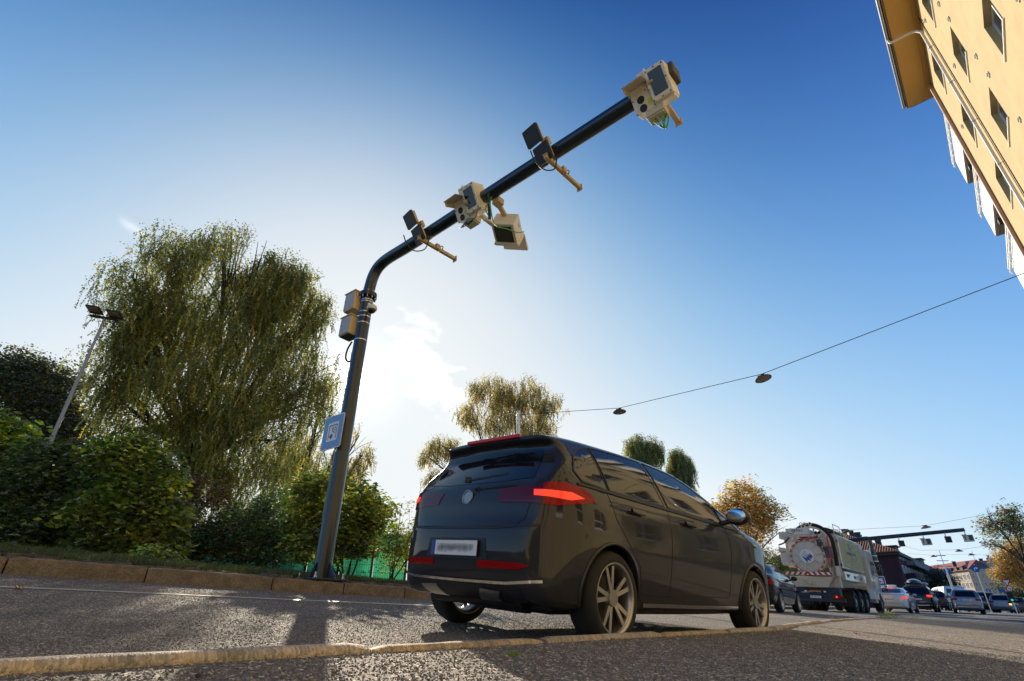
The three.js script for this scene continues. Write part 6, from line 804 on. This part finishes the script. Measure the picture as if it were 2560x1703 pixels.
{
  const a = signPost(2345, 1465, 50, 'grey post of the red give-way sign beside the dark red building'); 
  roundSign(at(2324, 1480, 50), 0.38, 'red and white give-way triangle before the dark red building', giveWay, 'give_way_sign', true);
  roundSign(at(2330, 1496, 50), 0.3, 'no-turn roundel just under the give-way sign left of the white van', noTurn, 'no_turn_sign');
  roundSign(at(2297, 1471, 60), 0.3, 'small no-turn roundel above the roof box of the black utility car', noTurn, 'no_turn_sign');
  // pale post with blue straight-ahead arrow
  { const t = at(2366, 1427, 40), yb = H(t.x, t.z), g = thing('sign_post', 'tall pale tube post under the blue straight-ahead arrow', 'post', V3(t.x, yb, t.z - 0.08)); part(g, 'pole', rod(V3(0, 0, 0), V3(0, t.y - yb + 0.3, 0), 0.075, 0.075, 16), M.galv); part(g, 'foot', cyl(0.16, 0.18, 0.15, 16, 0, 0.07, 0), M.galv); }
  roundSign(at(2369, 1429, 40), 0.25, 'blue roundel with a straight-ahead arrow left of the pale building', arrowUp, 'blue_arrow_sign');
  roundSign(at(2439, 1422, 40), 0.25, 'blue roundel with a turning arrow in front of the pale building roof', arrowTurn, 'blue_arrow_sign');
  { const t = at(2439, 1422, 40), yb = H(t.x, t.z), g = thing('sign_post', 'slim grey post under the blue turning arrow', 'post', V3(t.x, yb, t.z - 0.06)); part(g, 'pole', rod(V3(0, 0, 0), V3(0, t.y - yb + 0.3, 0), 0.03, 0.03, 10), M.galv); part(g, 'foot', cyl(0.06, 0.07, 0.1, 12, 0, 0.05, 0), M.galv); }
  roundSign(at(2471, 1477, 70), 0.25, 'small blue roundel low in front of the pale facade', arrowUp, 'blue_arrow_sign');
  roundSign(at(2516, 1455, 45), 0.34, 'red and white give-way triangle at the right edge, below the yellow maple', giveWay, 'give_way_sign', true);
  roundSign(at(2524, 1472, 45), 0.24, 'no-turn roundel at the right edge under the give-way triangle', noTurn, 'no_turn_sign');
  const pale = std(0.03, 0.1, 0.36, 0.5); const s = at(2505, 1477, 60); { const g = thing('blue_panel_sign', 'blank blue panel sign left of the no-turn roundel at the right edge', 'sign', s); part(g, 'panel', rbox(0.6, 0.4, 0.04, 0.02), pale); part(g, 'post', rod(V3(0, H(s.x, s.z) - s.y, -0.03), V3(0, 0.2, -0.03), 0.035, 0.035, 10), M.galv); }
}
function trafficLight(px, py, d, label, green = true, s = 1) {
  const t = at(px, py, d), yb = H(t.x, t.z), g = thing('traffic_light', label, 'traffic light', V3(t.x, yb, t.z), 'traffic lights at the crossing'), h = t.y - yb; g.rotation.y = 0.05;
  part(g, 'pole', rod(V3(0, 0, 0), V3(0, h, 0), 0.05, 0.05, 12), M.galv); part(g, 'case', rbox(0.3 * s, 0.85 * s, 0.22, 0.04, 0, h, 0.1), M.black); part(g, 'backboard', rbox(0.5 * s, 1.05 * s, 0.02, 0.03, 0, h, 0.03), M.black);
  [M.dk, M.dk, green ? M.greenOn : M.dk].forEach((m, i) => { part(g, green && i === 2 ? 'green_lamp' : 'lamp', cyl(0.1 * s, 0.1 * s, 0.02, 18).rotateX(1.5708).translate(0, h + (0.26 - i * 0.26) * s, 0.22), m); part(g, 'hood', new THREE.CylinderGeometry(0.115 * s, 0.115 * s, 0.16, 14, 1, true, 0, 4.2).rotateX(1.5708).rotateZ(-0.5).translate(0, h + (0.26 - i * 0.26) * s, 0.29), M.black); });
  return g;
}
trafficLight(2198, 1428, 36, 'dark traffic light on the far gantry side, above the toll sign', false, 1.1);
trafficLight(2528, 1494, 45, 'traffic light showing green on the leaning-looking grey post at the right edge', true, 0.8);
trafficLight(2546, 1510, 55, 'lower green traffic light at the extreme right edge', true, 0.8);
trafficLight(2482, 1508, 60, 'green traffic light seen over the dark car right of the grey hatchback');
// ---- dark red brick block
function facade(b, o, u, len, y0, floors, fh, wins, wh, mats, sillH = 0.9, name = 'window') {   // windows proud-framed and recessed along direction u from o
  const n = V3(-u.z, 0, u.x); const a = Math.atan2(-u.z, u.x);
  for (let f = 0; f < floors; f++) for (const [s, w] of wins) { const g = new THREE.Group(); g.name = name; b.add(g); g.position.set(o.x + u.x * s, y0 + f * fh + sillH, o.z + u.z * s); g.rotation.y = a; part(g, 'frame', [box(w, 0.12, 0.14, 0, 0.06, 0.02), box(w, 0.12, 0.14, 0, wh - 0.06, 0.02), box(0.12, wh - 0.24, 0.14, -w / 2 + 0.06, wh / 2, 0.02), box(0.12, wh - 0.24, 0.14, w / 2 - 0.06, wh / 2, 0.02), box(0.1, wh - 0.24, 0.12, 0, wh / 2, 0.02)], mats.frame); part(g, 'pane', box(w - 0.2, wh - 0.2, 0.06, 0, wh / 2, 0), mats.pane); }
}
{
  const d = 105, c = at(2283, 1520, d), ground = c.y - 0.6, g = thing('brick_block', 'dark red brick apartment block with an orange tiled hip roof, beyond the truck', 'building', V3(c.x, ground, c.z));
  const Ht = at(2246, 1378, d).y - ground, Wf = 24, Ln = 62, brick = std(0.062, 0.018, 0.022, 0.9, 0, { bumpMap: grime, bumpScale: 0.02 });
  g.rotation.y = -0.02;
  part(g, 'wall', [box(Wf, Ht, 0.4, -Wf / 2, Ht / 2, -0.2), box(0.4, Ht, Ln, -0.2, Ht / 2, -Ln / 2 - 0.4), box(0.4, Ht, Ln, -Wf + 0.2, Ht / 2, -Ln / 2 - 0.4), box(Wf, Ht, 0.4, -Wf / 2, Ht / 2, -Ln)], brick);
  part(g, 'cornice', [box(Wf + 1.2, 0.5, 0.7, -Wf / 2 + 0.1, Ht + 0.1, 0.3), box(0.7, 0.5, Ln + 0.6, 0.35, Ht + 0.11, -Ln / 2)], M.dk);
  const fr = std(0.3, 0.3, 0.3, 0.5);
  facade(g, V3(0, 0, 0.02), V3(1, 0, 0), Wf, 0.5, 4, 2.9, [[-22, 2.4], [-15, 2.4], [-8.6, 2.6], [-19, 2.4]], 1.5, { frame: M.dk, pane: M.glassDark });
  const right = []; for (let s = 3; s < 60; s += 3.6) right.push([s, 1.9]);
  facade(g, V3(0.02, 0, 0), V3(0, 0, -1), Ln, 0.5, 4, 2.85, right, 1.6, { frame: M.white, pane: M.glassDark });
  for (const [f, s, L] of [[3, 33, 48], [2, 7, 6], [2, 52, 7], [1, 24, 6], [1, 55, 6], [0, 40, 8]]) { const y = 0.5 + f * 2.85 + (f === 3 ? 0 : 0), bg = new THREE.Group(); bg.name = 'balcony'; g.add(bg); bg.position.set(0.02, y, -s); part(bg, 'slab', box(1.6, 0.2, L, 0.8, 0, 0), M.dk); part(bg, 'parapet', [box(0.12, 1.0, L, 1.6, 0.5, 0), box(1.6, 1.0, 0.12, 0.8, 0.5, L / 2 - 0.06), box(1.6, 1.0, 0.12, 0.8, 0.5, -L / 2 + 0.06)], f === 3 ? std(0.26, 0.22, 0.2, 0.8) : brick); }
  // hip roof of tiles
  const rh = 6.2, ov = 0.8, A = V3(-Wf - ov, Ht + 0.35, 0.4 + ov), B = V3(ov, Ht + 0.35, 0.4 + ov), C = V3(ov, Ht + 0.35, -Ln - ov), Dd = V3(-Wf - ov, Ht + 0.35, -Ln - ov), E1 = V3(-Wf / 2, Ht + 0.35 + rh, -Wf / 2), E2 = V3(-Wf / 2, Ht + 0.35 + rh, -Ln + Wf / 2);
  const tri = (list) => { const q = new THREE.BufferGeometry(); q.setAttribute('position', new THREE.Float32BufferAttribute(list.flatMap((p) => p.toArray()), 3)); q.setAttribute('uv', new THREE.Float32BufferAttribute(list.flatMap((p) => [p.x / 2, p.z / 2]), 2)); q.computeVertexNormals(); return q; };
  const under = [tri([A, B, E1]), tri([B, C, E2, B, E2, E1]), tri([C, Dd, E2]), tri([Dd, A, E1, Dd, E1, E2])];
  const tileM = std(0.36, 0.14, 0.07, 0.85), roof = part(g, 'roof', under, std(0.1, 0.05, 0.04, 0.9));
  // rows of tile ridges down the front hip: long rounded courses
  const rid = []; const N = 52; for (let i = 1; i < N; i++) { const t = i / N, p = V3().lerpVectors(A, B, t), k = t < 0.5 ? t * 2 : (1 - t) * 2, top = V3(p.x, A.y, A.z).lerp(V3(p.x, E1.y, E1.z), k); rid.push(rod(V3(p.x, p.y + 0.06, p.z), V3(top.x, top.y + 0.06, top.z), 0.17, 0.17, 6)); }
  const rt = part(roof, 'tile_courses', rid, tileM); rt.userData.kind = 'stuff';
  part(roof, 'hip_cap', [rod(A, E1, 0.2, 0.2, 8), rod(B, E1, 0.2, 0.2, 8), rod(E1, E2, 0.2, 0.2, 8)], tileM);
  const r = rng(4); for (let i = 0; i < 9; i++) { const z = -16 - i * 4.6 - r() * 1.5, w = 0.8 + r() * 0.6, x = -Wf / 2 + (r() - 0.2) * 3; part(roof, 'chimney', [box(w, 2.4, w * 0.8, x, Ht + rh + 0.4, z), box(w * 1.15, 0.2, w * 0.95, x, Ht + rh + 1.7, z)], M.dk); }
  for (const [z, w] of [[-14, 4], [-50, 6]]) part(roof, 'dormer', [box(2.2, 1.8, w, -2.6, Ht + 1.9, z), box(2.6, 0.2, w + 0.5, -2.4, Ht + 2.9, z)], M.dk);
}
{ // pale four-storey corner building in the distance
  const d = 205, c = at(2448, 1500, d), ground = c.y - 4, g = thing('pale_building', 'pale sunlit four-storey building with a red roof at the end of the street', 'building', V3(c.x, ground, c.z)), Ht = at(2423, 1424, d).y - ground;
  const stone = std(0.52, 0.43, 0.33, 0.9), Wr = 15.5, Wl = 34; g.rotation.y = 0.0;
  const uL = V3(-0.62, 0, -0.785).normalize(); // left wing runs away from the corner
  part(g, 'wall', [box(Wr, Ht, 10, Wr / 2, Ht / 2, -5)], stone);
  const lw = new THREE.Group(); lw.name = 'left_wing'; g.add(lw); lw.rotation.y = Math.atan2(-uL.z, uL.x); part(lw, 'wing_wall', box(Wl, Ht, 9, Wl / 2, Ht / 2 - 0.02, 4.5 * 1), stone);
  const fr = M.white; const rw = []; for (let x = 1.0; x < 9.8; x += 1.5) rw.push([x, 0.75]); rw.push([11.2, 0.9], [13.6, 1.4]);
  facade(g, V3(0, 0, 0.03), V3(1, 0, 0), Wr, Ht - 12.4, 4, 3.0, rw, 1.7, { frame: fr, pane: M.glassDark }, 0.5);
  const left = []; for (let s = 1.4; s < Wl - 1; s += 2.1) left.push([s, 1.0]);
  facade(g, uL.clone().multiplyScalar(0.0).add(V3(-0.05, 0, 0.05)), uL, Wl, Ht - 12.4, 4, 3.0, left, 1.7, { frame: fr, pane: M.glassDark }, 0.5);
  part(g, 'cornice', box(Wr + 0.8, 0.5, 10.6, Wr / 2, Ht + 0.2, -5), M.creamDk);
  part(g, 'roof', prism([[0, 0], [5, 3.4], [10, 0]], Wr + 0.4).rotateY(Math.PI / 2).translate(-0.2, Ht + 0.45, 0), std(0.16, 0.13, 0.13, 0.8));
  part(lw, 'wing_roof', prism([[-0.6, 0], [4.5, 4], [9.6, 0]], Wl + 0.5).rotateY(Math.PI / 2).translate(-0.2, Ht + 0.2, 9), std(0.24, 0.075, 0.07, 0.8));
  for (let i = 0; i < 9; i++) part(lw, 'dormer', [box(1.6, 1.2, 1.6, 3 + i * 3.4, Ht + 1.0, 0.4), box(1.9, 0.15, 1.9, 3 + i * 3.4, Ht + 1.65, 0.4)], M.dk);
  for (const [x, y] of [[5, 3.6], [8.5, 3.2], [-4, 3]]) part(g, 'chimney', [box(1.2, 1.8, 1.0, x, Ht + y, -6), box(1.4, 0.2, 1.2, x, Ht + y + 1, -6)], M.dk);
  part(g, 'antenna', [rod(V3(3.2, Ht + 3, -4), V3(3.2, Ht + 7.5, -4), 0.06), rod(V3(2.2, Ht + 6, -4), V3(4.2, Ht + 6, -4), 0.05)], M.dk);
  { const p = at(2370, 1440, 160); const q = thing('roof_mast', 'aerial mast with crossbars rising over the roofs left of the pale building', 'mast', V3(p.x, H(p.x, p.z), p.z)); const h = at(2364, 1405, 160).y - H(p.x, p.z); part(q, 'pole', rod(V3(0, 0, 0), V3(0, h + 3.5, 0), 0.22, 0.1, 10), M.galv); part(q, 'crossbar', [0, 1.6, 3.1].map((y) => rod(V3(-1.8 + y * 0.2, h + y - 1, 0), V3(1.8 - y * 0.2, h + y - 1.2, 0), 0.12, 0.12, 6)), M.galv); }
  { const p = at(2500, 1440, 190); const q = thing('grey_block', 'grey rooftop block partly hidden behind the yellow maple', 'building', V3(p.x, H(p.x, p.z), p.z)); const top = at(2490, 1392, 190).y - H(p.x, p.z); part(q, 'wall', box(16, top, 12, 6, top / 2, -6), std(0.25, 0.25, 0.28, 0.8)); for (let i = 0; i < 6; i++) part(q, 'rib', [box(0.5, 5, 0.3, -1.2 + i * 2.2, top - 2.5, 0.15), box(0.6, 0.9, 0.6, -1.2 + i * 2.2, top + 0.45, -0.4)], M.grey); }
  { const p = at(2555, 1500, 75); const q = thing('brick_house', 'low sunlit brick wall at the far right edge behind the traffic light', 'building', V3(p.x, H(p.x, p.z), p.z)); part(q, 'wall', box(7, 3.2, 5, 3.2, 1.6, -2.5), std(0.3, 0.14, 0.08, 0.9)); part(q, 'coping', box(7.2, 0.2, 5.2, 3.2, 3.3, -2.5), M.creamDk); part(q, 'window', [box(1.2, 1.2, 0.08, 1.6, 1.8, 0.02)], M.glassDark); }
}
// ---------------------------------------------------------------- small things on the ground
function lobedLeaf(seed, size, curl) {
  const r = rng(seed), s = new THREE.Shape(), n = 5, pts = []; for (let i = 0; i < n; i++) { const a = -2.2 + i * 1.1, l = (i === 2 ? 1 : i % 4 === 0 ? 0.55 : 0.85) * size; pts.push([Math.sin(a - 0.3) * l * 0.55, Math.cos(a - 0.3) * l * 0.55], [Math.sin(a) * l, Math.cos(a) * l], [Math.sin(a + 0.3) * l * 0.55, Math.cos(a + 0.3) * l * 0.55], [Math.sin(a + 0.55) * l * 0.3, Math.cos(a + 0.55) * l * 0.3]); }
  pts.push([0.02 * size, -0.12 * size]); s.setFromPoints(pts.map((p) => new THREE.Vector2(...p)));
  const g = new THREE.ExtrudeGeometry(s, { depth: 0.0008, bevelEnabled: false }); const p = g.attributes.position; for (let i = 0; i < p.count; i++) { const x = p.getX(i), y = p.getY(i), d = Math.hypot(x, y) / size; p.setXYZ(i, x * (1 - curl * 0.35 * d), p.getZ(i) + curl * size * (0.45 * d * d + 0.12 * Math.sin(x / size * 7 + seed)), -y); } g.computeVertexNormals(); return g;
}
function leafOn(px, py, d, size, curl, col, label, yaw, island = false, lift = 0.004) { const p = at(px, py, d); p.y = H(p.x, p.z) + (island ? 0.078 : 0) + lift; const g = thing('fallen_leaf', label, 'leaf', p); g.rotation.y = yaw; const m = new THREE.MeshPhysicalMaterial({ color: lin(...col), roughness: 0.7, transmission: 0.3, thickness: 0, side: THREE.DoubleSide }); part(g, 'blade', lobedLeaf(Math.round(px), size, curl), m); part(g, 'stalk', tube([V3(0, 0.002, 0.08 * size), V3(0.1 * size, 0.02 * size, 0.7 * size), V3(0.05 * size, 0.12 * size, 1.3 * size)], 0.0022, 10, 5), m); return g; }
leafOn(48, 1476, 4.0, 0.075, 1.2, [0.5, 0.22, 0.02], 'orange maple leaf curled up on the road at the left edge', 1.9);
leafOn(2150, 1582, 5.6, 0.07, 0.9, [0.35, 0.03, 0.02], 'dark red leaf on the shaded asphalt at the lower right', 1.4, true);
leafOn(2436, 1604, 4.6, 0.06, 0.2, [0.4, 0.26, 0.15], 'pale brown leaf lying flat on the shaded asphalt far right', 0.6, true);
leafOn(2440, 1588, 5.4, 0.06, 0.2, [0.12, 0.16, 0.04], 'flat green leaf at the shadow edge far right', 2.6, true);
leafOn(570, 1475, 5.2, 0.045, 0.5, [0.35, 0.32, 0.03], 'small yellow leaf on the road near the far kerb', 0.3);
leafOn(758, 1510, 4.8, 0.04, 0.3, [0.4, 0.14, 0.03], 'small rust leaf on the road in the shadow of the mast', 0.9);
leafOn(1440, 1628, 2.6, 0.03, 0.25, [0.5, 0.3, 0.1], 'tiny tan leaf on the sunlit gravel below the car', 2.0, true);
function tuft(px, py, d, n, len, label, spread = 0.06, dry = false) {
  const p = at(px, py, d); p.y = H(p.x, p.z) + 0.08; const r = rng(px), l = []; for (let i = 0; i < n; i++) { const a = r() * 6.28, dd = V3(Math.cos(a) * 0.5, 1, Math.sin(a) * 0.5).normalize(), nn = V3(-Math.sin(a), 0.1, Math.cos(a)); l.push({ p: V3((r() - 0.5) * 2 * spread, -0.005, (r() - 0.5) * 2 * spread), d: dd, n: nn.addScaledVector(dd, -nn.dot(dd)).normalize(), l: len * (0.4 + 0.8 * r()), w: 0.006 + 0.005 * r() }); }
  const g = thing('grass_tuft', label, 'grass', p); part(g, 'blades', leafGeo(l), new THREE.MeshPhysicalMaterial({ color: dry ? lin(0.3, 0.24, 0.1) : lin(0.22, 0.32, 0.04), roughness: 0.8, transmission: 0.45, thickness: 0, side: THREE.DoubleSide }));
}
tuft(2222, 1541, 13.5, 90, 0.22, 'bright green grass tuft on the island kerb below the taxi', 0.2);
tuft(2284, 1544, 15, 40, 0.16, 'smaller grass tuft on the kerb right of the brighter one', 0.16);
tuft(2090, 1548, 9.5, 14, 0.14, 'dry weed stalks on the kerb below the truck', 0.1, true);
tuft(1275, 1607, 2.3, 16, 0.05, 'sprig of grass in the kerb joint below the rear bumper', 0.03);
tuft(278, 1655, 1.45, 8, 0.018, 'tiny green sprout in the kerb joint at the lower left', 0.008);
{ const r = rng(12); for (const [px, py, d, lb] of [[1010, 1655, 1.75, 'small dark pebble on the sunlit island right of the mast shadow'], [505, 1648, 1.45, 'dark pebble on the near kerb at the lower left'], [1195, 1622, 2.1, 'dark pebble on the sunlit island under the rear bumper'], [2450, 1682, 3.2, 'dark pebble on the asphalt at the lower right corner'], [2398, 1575, 5.6, 'dark pebble on the sunlit strip far right'], [2060, 1566, 6, 'dark pebble beside the island kerb left of the red leaf']]) { const p = at(px, py, d); p.y = H(p.x, p.z) + (px < 520 ? 0.1 : 0.085); const g = new THREE.IcosahedronGeometry(0.007 + 0.005 * r(), 1), q = g.attributes.position; for (let i = 0; i < q.count; i++) { const k = 0.75 + 0.5 * hash2(Math.round(q.getX(i) * 9000), Math.round(q.getY(i) * 9000 + q.getZ(i) * 5000), 3); q.setXYZ(i, q.getX(i) * k * 1.3, q.getY(i) * k * 0.8, q.getZ(i) * k); } g.computeVertexNormals(); const m = solo('pebble', g, M.dk, lb, 'pebble', 'loose pebbles on the island'); m.position.copy(p); } }

renderer.render(scene, camera);
